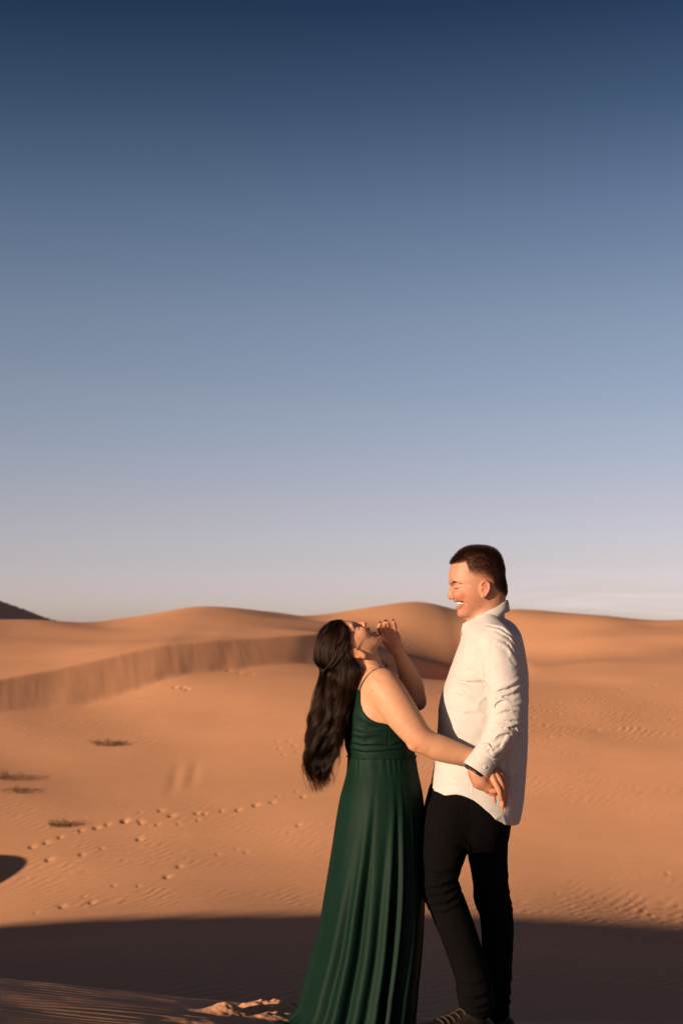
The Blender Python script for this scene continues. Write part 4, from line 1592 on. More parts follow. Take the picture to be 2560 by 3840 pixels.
# near arm: shoulder, elbow, wrist
W.chain([J(1434, 2572, -0.128, 64), J(1468, 2622, -0.158, 63), J(1512, 2688, -0.180, 60), J(1560, 2752, -0.196, 50), J(1588, 2780, -0.200, 42)], k=0.022)
W.chain([J(1586, 2779, -0.200, 41), J(1636, 2801, -0.198, 47), J(1692, 2820, -0.196, 43), J(1740, 2833, -0.196, 36), J(1790, 2848, -0.198, 31)], k=0.016)
W.ell(P(1553, 2798, -0.198), (0.020, 0.02, 0.014), k=0.02)
# her hand behind his, fingers showing past it
WY = -0.205
W.chain([J(1790, 2848, -0.198, 31), J(1818, 2876, WY, 30), J(1838, 2905, WY, 32)], k=0.010)
W.chain([J(1826, 2880, WY, 28), J(1846, 2915, WY, 25)], k=0.010)
WF = [
    [J(1838, 2895, WY - 0.030, 12), J(1852, 2930, WY - 0.058, 11.0), J(1869, 2962, WY - 0.066, 9.8), J(1876, 2990, WY - 0.062, 7.6)],
    [J(1850, 2896, WY - 0.022, 12), J(1871, 2925, WY - 0.050, 11.0), J(1885, 2968, WY - 0.052, 9.8), J(1882, 3020, WY - 0.046, 7.6)],
    [J(1858, 2890, WY - 0.006, 11.5), J(1884, 2920, WY - 0.030, 10.5), J(1896, 2962, WY - 0.034, 9.4), J(1891, 3024, WY - 0.026, 7.2)],
    [J(1862, 2884, WY + 0.010, 11), J(1888, 2908, WY - 0.008, 9.6), J(1898, 2940, WY - 0.010, 8.4), J(1896, 2962, WY - 0.008, 7.0)],
    [J(1830, 2915, WY + 0.010, 12), J(1846, 2960, WY + 0.004, 10.5), J(1851, 2998, WY - 0.004, 7.8)],
]
for jl in WF:
    W.chain(jl, k=0.0035)
# far arm raised, palm turned to the camera
W.chain([J(1432, 2566, 0.128, 60), J(1500, 2622, 0.150, 52), J(1554, 2628, 0.150, 38)], k=0.02)
W.chain([J(1560, 2622, 0.148, 37), J(1546, 2568, 0.140, 41), J(1525, 2514, 0.130, 35), J(1500, 2458, 0.115, 25), J(1490, 2438, 0.110, 24)], k=0.014)
W.ell(P(1570, 2640, 0.148), (0.022, 0.022, 0.018), k=0.016)
HZ = 0.105
W.chain([J(1488, 2436, 0.110, 23), J(1480, 2412, HZ, 26), J(1474, 2386, HZ, 24)], k=0.010)
W.chain([J(1474, 2430, HZ, 18), J(1455, 2405, HZ - 0.006, 20), J(1448, 2380, HZ - 0.004, 17)], k=0.010)
W.chain([J(1482, 2424, HZ - 0.004, 16), J(1486, 2392, HZ - 0.004, 14), J(1474, 2374, HZ - 0.002, 13)], k=0.008)
HF = [
    [J(1477, 2376, HZ, 9.8), J(1480, 2356, HZ - 0.014, 8.8), J(1478, 2342, HZ - 0.026, 7.8), J(1476, 2332, HZ - 0.036, 6.2)],
    [J(1461, 2374, HZ - 0.002, 10), J(1458, 2354, HZ - 0.016, 9), J(1456, 2344, HZ - 0.030, 8.0), J(1453, 2335, HZ - 0.040, 6.4)],
    [J(1447, 2374, HZ - 0.002, 10), J(1441, 2354, HZ - 0.016, 9), J(1441, 2344, HZ - 0.030, 8.0), J(1443, 2335, HZ - 0.040, 6.4)],
    [J(1436, 2382, HZ, 10), J(1424, 2366, HZ - 0.014, 9.2), J(1421, 2352, HZ - 0.026, 8.2), J(1424, 2341, HZ - 0.036, 6.6)],
    [J(1450, 2414, HZ - 0.006, 13), J(1437, 2398, HZ - 0.020, 10.5), J(1432, 2384, HZ - 0.030, 8.6), J(1430, 2376, HZ - 0.034, 6.8)],
]
for jl in HF:
    W.chain(jl, k=0.003)
W.disp.append(creases([([(1450, 2396), (1470, 2396), (1490, 2392)], 2.2, -1.4), ([(1452, 2376), (1468, 2378), (1488, 2373)], 2.2, -1.4), ([(1448, 2388), (1456, 2404), (1456, 2424)], 3, -2.2)], HZ))
W.disp.append(creases([([(1548, 2790), (1556, 2800)], 5, -2.5), ([(1395, 2530), (1420, 2545), (1440, 2540)], 9, -2.0)], -0.03))


def woman_tint(V):
    t = np.ones((len(V), 3))
    q = V - O_W
    f, u, s_ = q @ FWW / PXM, q @ UPW / PXM, -q[:, 1]
    head = (u > -104) & (f > -100) & (V[:, 2] > P(0, 2470, 0)[2]) & (V[:, 0] < P(1436, 2400, 0)[0])
    def mul(w, col):
        t[:] *= 1 + (w * 1.0)[:, None] * (np.array(col) - 1)
    def g(f0, u0, rf, ru, s0=None, rs=1):
        w = np.exp(-((f - f0) / rf) ** 2 - ((u - u0) / ru) ** 2)
        if s0 is not None:
            w = w * np.exp(-((np.abs(s_) - s0) / rs) ** 2)
        return w * head
    mul(g(72, -26, 26, 20, 0.045, 0.03), (1.03, 0.84, 0.80))
    mul(g(104, -16, 10, 10), (1.02, 0.86, 0.84))
    mul(g(92, -37, 9, 5), (0.78, 0.40, 0.38))
    mul(g(85, -65, 9, 5), (0.80, 0.42, 0.40))
    mul(g(72, -50, 12, 10, 0.0, 0.026), (0.20, 0.07, 0.06))
    mul(g(80, 3, 8, 8, 0.034, 0.02), (0.84, 0.74, 0.72))            # eye shadow
    mul(g(-12, -38, 22, 34) * (np.abs(s_) > 0.064), (1.02, 0.84, 0.80))
    # roots of the hair
    mul(sstep(0, 26, hair_edge(f, u)) * head * (np.abs(s_) < 0.080), (0.06, 0.045, 0.04))
    x, z = V[:, 0], V[:, 2]
    def spot(px, py, y, r):
        c = P(px, py, y)
        return np.exp(-((x - c[0]) ** 2 + (z - c[2]) ** 2) / (r * PXM) ** 2) * (np.abs(V[:, 1] - y) < 0.08)
    mul(spot(1396, 2590, -0.17, 2.4), (0.45, 0.32, 0.30))
    mul(spot(1450, 2634, -0.2, 2.2), (0.5, 0.36, 0.34))
    mul(spot(1543, 2656, -0.23, 2.2), (0.55, 0.4, 0.36))
    mul(spot(1408, 2460, -0.05, 2.2), (0.6, 0.45, 0.4))
    mul(spot(1562, 2800, -0.23, 16), (1.0, 0.80, 0.74))
    hz = (z < P(0, 2860, WY)[2]) & (x > P(1800, 0, WY)[0])
    mul(0.8 * hz, (0.97, 0.82, 0.76))
    hz2 = (z > P(0, 2440, HZ)[2]) & (x > P(1412, 0, HZ)[0]) & (V[:, 1] > 0.02)
    mul(0.8 * hz2, (1.0, 0.80, 0.74))
    return t


def hair_edge(f, u):
    """Distance (pixels) behind the hairline of the tilted head."""
    line_f = np.interp(u, [-60, -30, -8, 10, 30, 50, 66, 84, 100], [-32, -18, 2, 18, 28, 42, 60, 70, 70])
    return line_f - f + 0.0 * u


wbody, wV, wF = sdf_obj('body', W, M_SKIN_W, None, 0.0026, 2, woman_tint)
woman_parent(wbody)

# teeth, lashes, brow
tv, tf = tooth_arch(lambda a, v: wl(59 + 29.5 * math.cos(a), -44.5, 0.031 * math.sin(a)), lambda a: FWW * math.cos(a) + np.array([0, -1.0, 0]) * math.sin(a), UPW, 0.0050)
woman_parent(obj('teeth', poly_mesh('teeth', tv, tf), M_TEETH))


def w_surface(f, u, side):
    """The skin point of the tilted head at (f, u), found from the side."""
    ys = np.linspace(0.10, 0.0, 300)
    q = np.array([wl(f, u, side * y) for y in ys])
    d = W.eval(q, (q.min(0) - 0.001, q.max(0) + 0.001))
    i = np.flatnonzero(d < 0)
    return q[i[0]] if len(i) else q[-1]


for side in (1, -1):
    lp = np.array([w_surface(a, b, side) for a, b in [(83, 3), (80, 0.5), (76, -1.5), (72, -4), (68, -7)]])
    V_, F_ = tube(spline(lp, 12), np.array([.6, 1.0, 1.3, 1.5, 1.7, 1.8, 1.8, 1.8, 1.7, 1.5, 1.2, .6]) * 0.0008, 6)
    woman_parent(obj('eyelash', poly_mesh('eyelash', V_, F_), M_DARK))
    t_ = RNG.uniform(0, 1, 70)
    rt = []
    for a in t_:
        f_ = np.interp(a, [0, 0.5, 1], [87, 80, 66]) + RNG.normal(0, 0.8)
        u_ = np.interp(a, [0, 0.5, 1], [24, 22, 9]) + RNG.normal(0, 1.5)
        rt.append(w_surface(min(f_, 89), u_, side))
    rt = np.array(rt)
    d_ = -FWW * 0.75 + UPW * (0.25 - 0.8 * t_)[:, None] + np.array([0, -side * 0.6, 0]) + RNG.normal(0, 0.12, (70, 3))
    pth = rt[:, None] + d_[:, None] * (np.linspace(0, 1, 3) * 0.0038)[None, :, None] + np.array([0, -side * 0.0008, 0])
    woman_parent(strands('eyebrow', pth, np.full((70, 3), 0.00028), M_HAIR_W, None))

# nails and ring
def nail(tip, before, r, facing):
    t = tip - before
    t /= np.linalg.norm(t)
    n = facing - t * (facing @ t)
    n /= np.linalg.norm(n)
    s_ = np.cross(t, n)
    V, F = [], []
    rows = 7
    for i in range(rows):
        a = i / (rows - 1)
        for j in range(5):
            b = (j - 2) / 2
            wdt = r * 0.82 * (1 - 0.55 * max(a - 0.55, 0) ** 1.2 / 0.45)
            V.append(tip + t * (-r * 0.6 + a * r * 2.7) + s_ * b * wdt + n * (r * 0.93 - 0.35 * r * b * b - 0.25 * r * max(a - .5, 0)))
    for i in range(rows - 1):
        for j in range(4):
            F.append((i * 5 + j, i * 5 + j + 1, (i + 1) * 5 + j + 1, (i + 1) * 5 + j))
    m = len(V)
    V += [v - n * 0.0009 for v in V]
    F += [tuple(m + k for k in f[::-1]) for f in F]
    woman_parent(obj('fingernail', poly_mesh('fingernail', V, F), M_NAIL))


for jl in WF[:3]:
    nail(jl[-1][0], jl[-2][0], jl[-1][1], np.array([0.35, -1.0, 0.1]))
nail(WF[4][-1][0], WF[4][-2][0], WF[4][-1][1], np.array([0.5, -1.0, 0.0]))
for jl in HF:
    nail(jl[-1][0], jl[-2][0], jl[-1][1], np.array([-0.35, 0.9, 0.9]))
a_, b_ = HF[1][0][0], HF[1][1][0]
rc = a_ + (b_ - a_) * 0.62
ax_ = (b_ - a_) / np.linalg.norm(b_ - a_)
e1 = np.cross(ax_, [0, 1.0, 0])
e1 /= np.linalg.norm(e1)
e2 = np.cross(ax_, e1)
V_, F_ = tube([rc + (e1 * math.cos(t) + e2 * math.sin(t)) * 0.0100 for t in np.linspace(0, 2 * math.pi, 30)], 0.0011, 6)
woman_parent(obj('ring', poly_mesh('ring', V_, F_), M_METAL))

# dress ------------------------------------------------------------
# skirt: rings from waist to the sand, falling in folds that widen downwards
SK = [(2800, 1298, 1551, 0.131), (2833, 1303, 1556, 0.131), (2888, 1300, 1565, 0.146), (2940, 1288, 1576, 0.163), (2980, 1277, 1583, 0.173), (3050, 1264, 1589, 0.184), (3209, 1242, 1589, 0.196), (3369, 1219, 1586, 0.208),
      (3509, 1198, 1578, 0.220), (3637, 1166, 1566, 0.235), (3707, 1145, 1556, 0.245), (3758, 1126, 1548, 0.252), (3810, 1112, 1540, 0.258), (3852, 1106, 1534, 0.262)]
SKa = np.array(SK, float)
NV, NT = 170, 620
pyv = np.linspace(2800, 3852, NV)
Lx, Rx, Bw = (pchip(SKa[:, 0], SKa[:, i], pyv) for i in (1, 2, 3))
th = np.linspace(0, 2 * math.pi, NT, endpoint=False)      # 0 = front (right), pi/2 = towards the camera
grow = np.clip((pyv - 2850) / 1000, 0, 1)
# folds: (position on the near side as a share of the width at the hem, at the hip, width, depth, where it starts)
folds = []
for s0, s1, w, d, st in [(0.13, 0.24, 0.045, 0.016, 0.18), (0.30, 0.35, 0.050, 0.024, 0.00), (0.47, 0.50, 0.055, 0.016, 0.20), (0.615, 0.62, 0.042, 0.032, 0.00),
                         (0.735, 0.725, 0.028, 0.032, 0.00), (0.86, 0.85, 0.030, 0.028, 0.05)]:
    folds.append((s0, s1, w, d, st))
V = np.zeros((NV, NT, 3))
zz = P(1420, pyv, 0)[:, 2]
for i in range(NV):
    g = grow[i]
    xl, xr = P(Lx[i], pyv[i], 0)[0], P(Rx[i], pyv[i], 0)[0]
    c, a, b = 0.5 * (xl + xr), 0.5 * (xr - xl), Bw[i]
    r = np.ones(NT)
    ct, sn = np.cos(th), np.sin(th)
    e = 2.2
    k0 = (np.abs(ct) ** e + np.abs(sn) ** e) ** (1 / e)
    x, y = a * ct / k0, -b * sn / k0
    s_ = (x / a + 1) / 2
    off = np.zeros(NT)
    for s0, s1, w, d, st in folds:
        amp = d * sstep(st, st + 0.55, g) * (0.35 + 0.65 * g)
        sc = s1 + (s0 - s1) * g + 0.006 * math.sin(9 * g + 40 * s0)
        ww = w * (0.75 + 0.6 * g)
        q = (s_ - sc) / ww
        near_ = sstep(-0.1, 0.25, sn)
        off += near_ * amp * (np.exp(-q ** 2) - 0.75 * np.exp(-(q - 1.25) ** 2 / 0.5))
    far_ = 1 - sstep(-0.1, 0.25, sn)
    off += far_ * 0.016 * g * np.sin(17 * th + 2 * g)
    # small pulls at the hips and puckers under the waist seam
    off += 0.0010 * np.sin(27 * th + 3 * np.sin(5 * th)) * math.exp(-((pyv[i] - 2850) / 45) ** 2)
    off += 0.0015 * g * np.sin(13 * th + 3 * g + 2 * np.sin(3 * th))
    rad = np.hypot(ct * b, sn * a)
    nx, ny = ct * b / rad, -sn * a / rad
    # hem lies on the sand and ripples
    hemk = sstep(0.90, 1.0, g)
    off += hemk * (0.012 * np.sin(11 * th + 1.0) + 0.010 * np.sin(19 * th))
    # a tail of cloth drawn out behind her (to the left)
    tail = hemk * np.clip(-ct, 0, 1) ** 3 * 0.03
    V[i, :, 0] = c + x + nx * off - tail
    V[i, :, 1] = y + ny * off
    V[i, :, 2] = zz[i] + 0 * th
gz = terrain(V[-1, :, 0].copy(), V[-1, :, 1].copy())
for i in range(NV - 26, NV):
    k = (i - (NV - 27)) / 26
    V[i, :, 2] = V[i, :, 2] * (1 - k) + (gz + 0.006 + 0.010 * (1 + np.sin(9 * th + 0.5)) * (1 - k)) * k
ii_ = np.arange(NV * NT).reshape(NV, NT)
nx_ = np.roll(ii_, -1, 1)
Fq = np.stack([ii_[:-1], ii_[1:], nx_[1:], nx_[:-1]], -1).reshape(-1, 4)
dress = woman_parent(obj('dress', np_mesh('dress', V.reshape(-1, 3), Fq), M_DRESS))

# bodice of the dress over the trunk
D = Field()
TB = [(u, f + 0.0045, b - 0.0045, w + 0.0045) for u, f, b, w in TR_W if (2700 - 2500) * PXM > u > (2700 - 2890) * PXM]
D.loft(O_T, AX_UPRIGHT_L, TB, k=0.02, expo=2.25)
D.ell(P(1520, 2690, -0.06), (0.055, 0.058, 0.056), k=0.03)
D.ell(P(1520, 2690, 0.06), (0.055, 0.058, 0.056), k=0.03)
nk_x = [1240, 1300, 1326, 1342, 1348, 1351, 1358, 1369, 1384, 1400, 1422, 1446, 1470, 1500, 1530, 1560, 1640]
nk_y = [2660, 2640, 2604, 2588, 2584, 2640, 2660, 2676, 2690, 2698, 2703, 2705, 2696, 2672, 2640, 2620, 2620]


def bodice_cut(p):
    px = (p[:, 0] - O_T[0]) / PXM + WT[0]
    px = px + 12 * (np.abs(p[:, 1]) < 0.06) * 0
    py = WT[1] - (p[:, 2] - O_T[2]) / PXM
    top = np.interp(px, nk_x, nk_y)
    low = 2838 + 0.01 * (px - 1400)
    return np.maximum(top - py, py - low) * PXM * 0.75


D.add(bodice_cut, (-9, -9, -9), (9, 9, 9), 0.003, 'i')
D.disp.append(creases([
    ([(1300, 2770), (1360, 2782), (1446, 2778)], 5, 4), ([(1302, 2795), (1370, 2806), (1450, 2800), (1540, 2790)], 5, 4.5), ([(1340, 2786), (1400, 2776), (1450, 2784)], 4, 3.5), ([(1306, 2742), (1350, 2752), (1430, 2742)], 7, 2.5),
    ([(1452, 2782), (1500, 2768), (1540, 2772)], 6, 4), ([(1305, 2720), (1380, 2738), (1444, 2722)], 8, 2.0), ([(1330, 2670), (1380, 2700), (1440, 2716)], 9, 2.0),
    ([(1449, 2706), (1449, 2770), (1452, 2836)], 2.2, -2.4), ([(1305, 2800), (1420, 2812), (1552, 2796)], 2.5, -2.0), ([(1360, 2690), (1366, 2740), (1352, 2800)], 9, 1.6),
], 0.0))
D.disp.append(lambda p: 0.0012 * fbm(p[:, 0] * 14, p[:, 2] * 22 + p[:, 0] * 8, 3, 12))
bod, _, _ = sdf_obj('bodice', D, M_DRESS, dress, 0.0028, 1)
# raised waist seam
wb = []
for t in np.linspace(0, 2 * math.pi, 80):
    c, a, b = 0.5 * (P(1303, 2835, 0)[0] + P(1556, 2835, 0)[0]), 0.1275, 0.1335
    wb.append([c + a * math.cos(t) / (abs(math.cos(t)) ** 2.2 + abs(math.sin(t)) ** 2.2) ** (1 / 2.2), b * math.sin(t) / (abs(math.cos(t)) ** 2.2 + abs(math.sin(t)) ** 2.2) ** (1 / 2.2), P(1420, 2836, 0)[2] + 0.0015 * math.sin(6 * t)])
V_, F_ = tube(wb, 0.0020, 6)
o = obj('waist_seam', poly_mesh('waist_seam', V_, F_), M_DRESS, dress)
for s_ in (-1, 1):
    st_ = []
    for a, b in [(1347, 2592), (1352, 2572), (1362, 2552), (1376, 2533), (1392, 2519), (1406, 2510), (1424, 2512), (1446, 2530), (1470, 2570), (1494, 2630)]:
        w = P(a, b, 0)
        ys = np.linspace(-0.26, 0.0, 500) if s_ < 0 else np.linspace(0.26, 0.0, 500)
        q = np.repeat(w[None], 500, 0)
        q[:, 1] = ys
        d = W.eval(q, (q.min(0) - .001, q.max(0) + .001))
        i = np.flatnonzero(d < 0.0)
        yy = ys[i[0]] if len(i) else s_ * 0.075
        yy = s_ * min(abs(yy), 0.118)
        st_.append([w[0], yy + s_ * 0.002, w[2]])
    V_, F_ = tube(spline(np.array(st_), 60), 0.0036, 8)
    o = obj('strap', poly_mesh('strap', V_, F_), M_DRESS, dress)

# hair -------------------------------------------------------------
HG = np.array([
    [(1268, 2334), (1217, 2356), (1187, 2408), (1183, 2468), (1206, 2512), (1196, 2590), (1180, 2690), (1170, 2790), (1168, 2880), (1190, 2965)],
    [(1272, 2340), (1236, 2374), (1214, 2428), (1212, 2480), (1226, 2518), (1220, 2590), (1204, 2690), (1190, 2800), (1176, 2885), (1196, 2945)],
    [(1284, 2350), (1262, 2388), (1247, 2438), (1244, 2490), (1250, 2532), (1246, 2604), (1235, 2700), (1220, 2800), (1200, 2885), (1206, 2948)],
    [(1285, 2360), (1281, 2408), (1280, 2462), (1286, 2512), (1288, 2560), (1270, 2640), (1254, 2720), (1236, 2800), (1214, 2875), (1204, 2955)],
    [(1297, 2378), (1305, 2424), (1321, 2478), (1352, 2512), (1334, 2572), (1298, 2652), (1277, 2730), (1258, 2800), (1232, 2865), (1212, 2945)],
], float)
AG = np.array([0, 0.25, 0.5, 0.75, 1.0])
Yk = np.array([
    [0.020, 0.030, 0.036, 0.036, 0.035, 0.070, 0.085, 0.080, 0.062, 0.035],
    [0.050, 0.058, 0.064, 0.062, 0.060, 0.090, 0.098, 0.090, 0.070, 0.040],
    [0.068, 0.078, 0.083, 0.082, 0.082, 0.100, 0.102, 0.092, 0.070, 0.040],
    [0.076, 0.084, 0.088, 0.090, 0.098, 0.118, 0.120, 0.108, 0.075, 0.038],
    [0.077, 0.083, 0.084, 0.086, 0.100, 0.120, 0.124, 0.110, 0.072, 0.036],
])


def hair_key(a):
    """Guide of the hair at share a from the crown (0) to the face (1)."""
    a = np.clip(a, 0, 1)
    i = np.minimum((a * 4).astype(int), 3)
    t = (a * 4 - i)[:, None]
    px = HG[i, :, 0] * (1 - t) + HG[i + 1, :, 0] * t
    py = HG[i, :, 1] * (1 - t) + HG[i + 1, :, 1] * t
    y = Yk[i] * (1 - t) + Yk[i + 1] * t
    return px, py, y


def hair_paths(a, w, K=34):
    px, py, y = hair_key(a)
    head = np.array([1, 1, 1, 1, 0.9, 0.55, 0.3, 0.1, 0, 0])
    wh = np.sign(w) * np.abs(w) ** 0.22
    ww = wh[:, None] * head + w[:, None] * (1 - head)
    yy = y * ww
    pts3 = P(px, py, 0)
    pts3[:, :, 1] = yy
    n = len(a)
    out = np.zeros((n, K, 3))
    p = np.concatenate([2 * pts3[:, :1] - pts3[:, 1:2], pts3, 2 * pts3[:, -1:] - pts3[:, -2:-1]], 1)
    m = p.shape[1] - 3
    u = np.linspace(0, m - 1e-6, K)
    i = u.astype(int)
    t = (u - i)[None, :, None]
    A_, B_, C_, D_ = p[:, i], p[:, i + 1], p[:, i + 2], p[:, i + 3]
    return 0.5 * (2 * B_ + (C_ - A_) * t + (2 * A_ - 5 * B_ + 4 * C_ - D_) * t ** 2 + (3 * B_ - A_ - 3 * C_ + D_) * t ** 3)


# solid core under the strands
HB = Field()
for a in np.linspace(0.02, 0.98, 9):
    for w in (-0.85, -0.4, 0.0, 0.4, 0.85):
        q = hair_paths(np.array([a]), np.array([w]), 15)[0]
        q[:, 1] *= np.interp(np.linspace(0, 1, 15), [0, 0.45, 0.6, 1], [0.70, 0.72, 0.85, 0.85])
        q[:, 0] += np.interp(np.linspace(0, 1, 15), [0, 0.2, 0.4, 0.5, 1], [0.012, 0.014, 0.010, 0, 0]) * (1 - a)
        r_ = np.interp(np.linspace(0, 1, 15), [0, 0.1, 0.35, 0.5, 0.75, 0.92, 1], [5, 9, 10, 13, 12, 7, 2]) * PXM * (0.8 if a in (0.02, 0.98) else 1)
        HB.chain([(v, r) for v, r in zip(q[1:13], r_[1:13])], k=0.012, sub=1)
hbase, _, _ = sdf_obj('hair', HB, M_HAIRBASE, None, 0.005, 2)
woman_parent(hbase)

NC, NSt = 330, 62
ca_ = RNG.uniform(0, 0.95, NC)
cw_ = RNG.uniform(-1, 0.75, NC)
K = 44
cl = hair_paths(ca_, cw_, K)
tt = np.linspace(0, 1, K)
fall = sstep(0.42, 0.75, tt)
ph = RNG.uniform(0, 6.28, (NC, 3))
fr = RNG.uniform(0.85, 1.15, NC)
amp = RNG.uniform(0.5, 1.3, NC)
wave = np.zeros_like(cl)
wave[:, :, 0] = (np.sin(22 * fr[:, None] * tt + ph[:, :1]) * 0.0200 + np.sin(47 * fr[:, None] * tt + ph[:, 1:2]) * 0.003) * amp[:, None] * fall
wave[:, :, 1] = (np.cos(22 * fr[:, None] * tt + ph[:, :1] + 0.6) * 0.0170 + np.sin(39 * tt + ph[:, 2:3]) * 0.003) * amp[:, None] * fall
wave[:, :, 2] = np.sin(31 * tt + ph[:, 1:2]) * 0.003 * fall
lenf = 1.0 - 0.26 * RNG.uniform(0, 1, NC) ** 1.2
# a lock that is twisted back from the temple to the crown
headw = (1 - sstep(0.30, 0.48, tt))
wave[:, :, 0] += headw * np.sin(9 * ca_[:, None] + 5 * tt) * 0.003
cl = cl + wave
cl[:, :, 0] += (RNG.normal(0, 0.004, NC)[:, None]) * fall + (RNG.normal(0, 0.012, NC)[:, None]) * sstep(0.75, 1.0, tt)
sp_ = np.interp(tt, [0, 0.12, 0.35, 0.46, 0.6, 0.85, 1], [0.0075, 0.0085, 0.0085, 0.0055, 0.0085, 0.0052, 0.0006])
off = RNG.normal(0, 1, (NC, NSt, 3)) * 0.55
tw = RNG.uniform(-5, 5, NC)
c_t, s_t = np.cos(tw[:, None] * tt), np.sin(tw[:, None] * tt)
ox = off[:, :, None, 0] * c_t[:, None] - off[:, :, None, 1] * s_t[:, None]
oy = off[:, :, None, 0] * s_t[:, None] + off[:, :, None, 1] * c_t[:, None]
oz = off[:, :, None, 2] * np.ones(K)
pathsW = cl[:, None] + np.stack([ox, oy, oz], -1) * sp_[None, None, :, None]
jit = RNG.normal(0, 0.0011, (NC, NSt, 6, 3))
ji = np.linspace(0, 4.999, K)
j0 = ji.astype(int)
jt = (ji - j0)[None, None, :, None]
pathsW += (jit[:, :, j0] * (1 - jt) + jit[:, :, j0 + 1] * jt) * (0.4 + 1.2 * fall)[None, None, :, None]
pathsW = pathsW.reshape(-1, K, 3)
# strands end at different lengths
L_ = np.repeat(lenf, NSt) * RNG.uniform(0.86, 1.0, NC * NSt)
u = np.clip(tt[None] * L_[:, None], 0, 1.0) * (K - 1)
i0 = np.minimum(u.astype(int), K - 2)
ft = (u - i0)[:, :, None]
ar = np.arange(len(pathsW))[:, None]
pathsW = pathsW[ar, i0] * (1 - ft) + pathsW[ar, i0 + 1] * ft
# keep the strands of the head outside the skull and off her shoulder
pf = pathsW.reshape(-1, 3)
zc0, zc1 = P(0, 2640, 0)[2], P(0, 2330, 0)[2]
edges_ = np.linspace(zc0, zc1, 9)
for za, zb in zip(edges_[:-1], edges_[1:]):
    sub = np.flatnonzero((pf[:, 2] >= za) & (pf[:, 2] < zb))
    if not len(sub):
        continue
    q = pf[sub]
    bx = (q.min(0) - 0.01, q.max(0) + 0.01)
    d = W.eval(q, bx)
    bad = (d < 0.0035) & (d > -0.03)
    q, d = q[bad], d[bad]
    if len(q):
        e_ = 0.002
        g = np.stack([W.eval(q + np.eye(3)[i] * e_, bx) - d for i in range(3)], 1)
        g /= np.linalg.norm(g, axis=1)[:, None] + 1e-9
        pf[sub[bad]] = q + g * (0.0040 - d)[:, None]
pathsW = pf.reshape(-1, K, 3)
radW = np.interp(tt, [0, 0.1, 0.8, 1], [0.6, 1, 0.9, 0.25])[None] * RNG.uniform(0.00026, 0.00042, (len(pathsW), 1))
hs = strands('hair_strands', pathsW, radW, M_HAIR_W, None)
hs.parent = hbase
# locks drawn back from the temple and twisted together behind the crown
tl = []
for a, b in ((0.0, 0.0), (9, -7), (-8, 8), (16, 6), (5, 16)):
    g = np.array([P(1300 + a * 0.4, 2374 + b * 1.4, 0), P(1280 + a, 2410 + b, 0), P(1264 + a, 2452 + b, 0), P(1240 + a * 0.5, 2492 + b * 0.5, 0), P(1222 + 0.2 * a, 2514, 0), P(1212, 2540 + b, 0)])
    g[:, 1] = [-0.080, -0.092, -0.094, -0.086, -0.070, -0.055]
    c0 = spline(g, K)
    t0 = RNG.uniform(0, 6.3)
    for q in range(90):
        r0, a0 = 0.0085 * math.sqrt(RNG.uniform()), RNG.uniform(0, 6.3)
        ang_ = a0 + 7 * tt + t0
        c1 = c0 + np.stack([np.cos(ang_), np.sin(ang_) * 0.8, np.sin(ang_ + 0.7) * 0.6], 1) * (r0 * np.interp(tt, [0, .15, .8, 1], [.4, 1, .9, .5]))[:, None] + RNG.normal(0, 0.0006, (1, 3))
        tl.append(c1)
tl = np.array(tl)
ht = strands('twisted_lock', tl, np.full((len(tl), K), 0.00034), M_HAIR_W, None)
ht.parent = hbase
# loose flyaway hairs
n_ = 260
fa2 = RNG.choice([0.0, 0.02, 0.05, 0.97, 1.0], n_)
fp = hair_paths(fa2, RNG.uniform(-1, 0.6, n_), K)
dv = RNG.normal(0, 1, (n_, 1, 3)) * np.array([0.016, 0.012, 0.006])
fp = fp + dv * (sstep(0.2, 1.0, tt) * 1.0)[None, :, None] + np.stack([np.sin(14 * tt[None] + RNG.uniform(0, 6, (n_, 1))) * 0.006 * fall, 0 * fp[:, :, 0], 0 * fp[:, :, 0]], -1)
hf = strands('loose_hair', fp, np.full((n_, K), 0.00022), M_HAIR_W, None)
hf.parent = hbase
# ------------------------------------------------------------------ dry desert scrub on the slope
def scrub_mat(name, base):
    return plain_mat(name, base, 0.8, 0.2)


M_STEM = scrub_mat('dry_stem', (0.13, 0.08, 0.045))
M_LEAF = scrub_mat('scrub_leaf', (0.15, 0.095, 0.045))


def ground_hit(px, py, lo=20, hi=62):
    ys = np.linspace(lo, hi, 900)
    q = P(px, py, ys)
    d = q[:, 2] - terrain(q[:, 0].copy(), q[:, 1].copy(), False)
    return q[int(np.argmax(d < 0))]


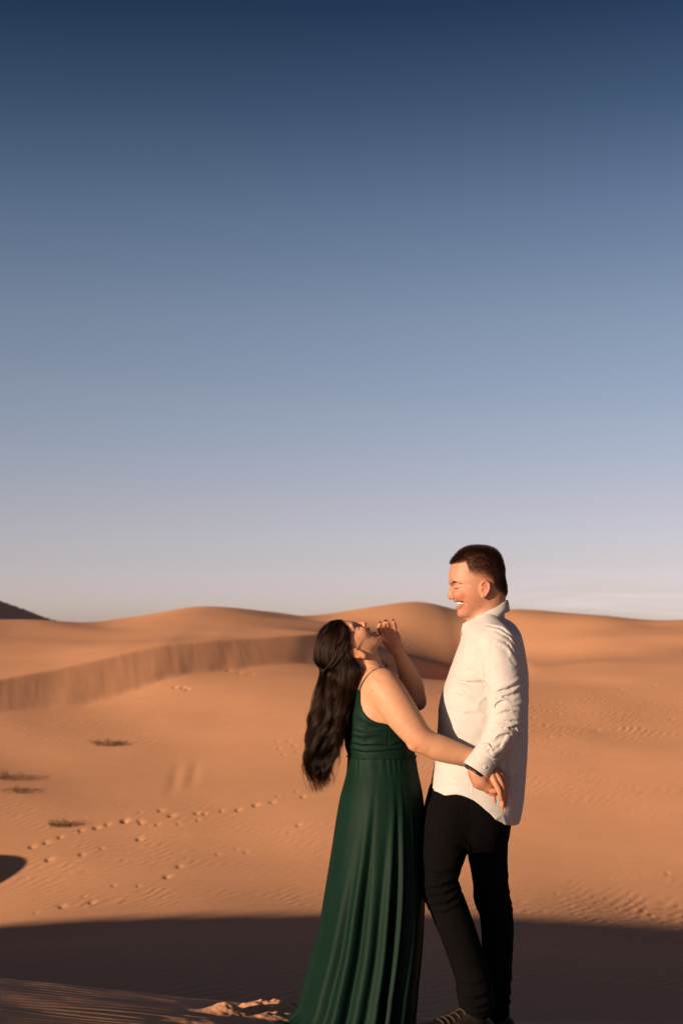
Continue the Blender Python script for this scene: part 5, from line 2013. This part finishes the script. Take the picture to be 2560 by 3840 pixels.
def shrub(px, py, wid, hgt, n, label, seed, lean=0.0, thick=0.006):
    rg = np.random.default_rng(seed)
    g = ground_hit(px, py)
    t = thing('desert_shrub', label, 'shrub', tuple(g), 'scrub growing on the dune slope')
    V, F, LV, LF = [], [], [], []
    for i in range(n):
        a = rg.uniform(0, 2 * math.pi)
        r = wid * math.sqrt(rg.uniform(0.02, 1))
        h = hgt * rg.uniform(0.45, 1.0) * (1 - 0.5 * (r / wid) ** 2)
        b = np.array([r * 0.45 * math.cos(a), r * 0.30 * math.sin(a), -0.04])
        e = np.array([r * math.cos(a) + lean * h, r * 0.7 * math.sin(a), h])
        m = 0.5 * (b + e) + np.array([rg.normal(0, 0.04), rg.normal(0, 0.04), 0.12 * h])
        pl = spline(np.array([b, m, e]), 7)
        v, f = tube(pl, np.linspace(thick, thick * 0.3, 7), 5)
        k = len(V)
        V += list(v)
        F += [tuple(k + x for x in q) for q in f]
        for j in range(5):
            c = pl[rg.integers(3, 7)] + rg.normal(0, 0.015, 3)
            d = rg.normal(0, 1, 3)
            d[2] = abs(d[2])
            d /= np.linalg.norm(d)
            s_ = np.cross(d, rg.normal(0, 1, 3))
            s_ /= np.linalg.norm(s_)
            L = rg.uniform(0.04, 0.09)
            k = len(LV)
            LV += [c, c + d * L * 0.5 + s_ * L * 0.11, c + d * L, c + d * L * 0.5 - s_ * L * 0.11]
            LF.append((k, k + 1, k + 2, k + 3))
    obj('stems', poly_mesh('stems', V, F), M_STEM, t)
    obj('leaves', poly_mesh('leaves', LV, LF), M_LEAF, t, smooth=False)


shrub(392, 2796, 0.60, 0.22, 60, 'low dry shrub beside its own dark shadow under the slip face', 5, 0.25)
shrub(222, 3104, 0.38, 0.24, 50, 'small tuft of dry scrub at the upper end of the footprint trail', 6, 0.2)
shrub(12, 2925, 0.60, 0.30, 50, 'straggly scrub cut by the left edge of the photo', 7, 0.2)
shrub(60, 2975, 0.45, 0.18, 40, 'thin flattened scrub just below the one cut by the left edge', 8, 0.3)
shrub(1432, 2500, 0.50, 0.34, 60, 'yellowish grass tuft showing behind the neck of the person in green', 9, 0.1)
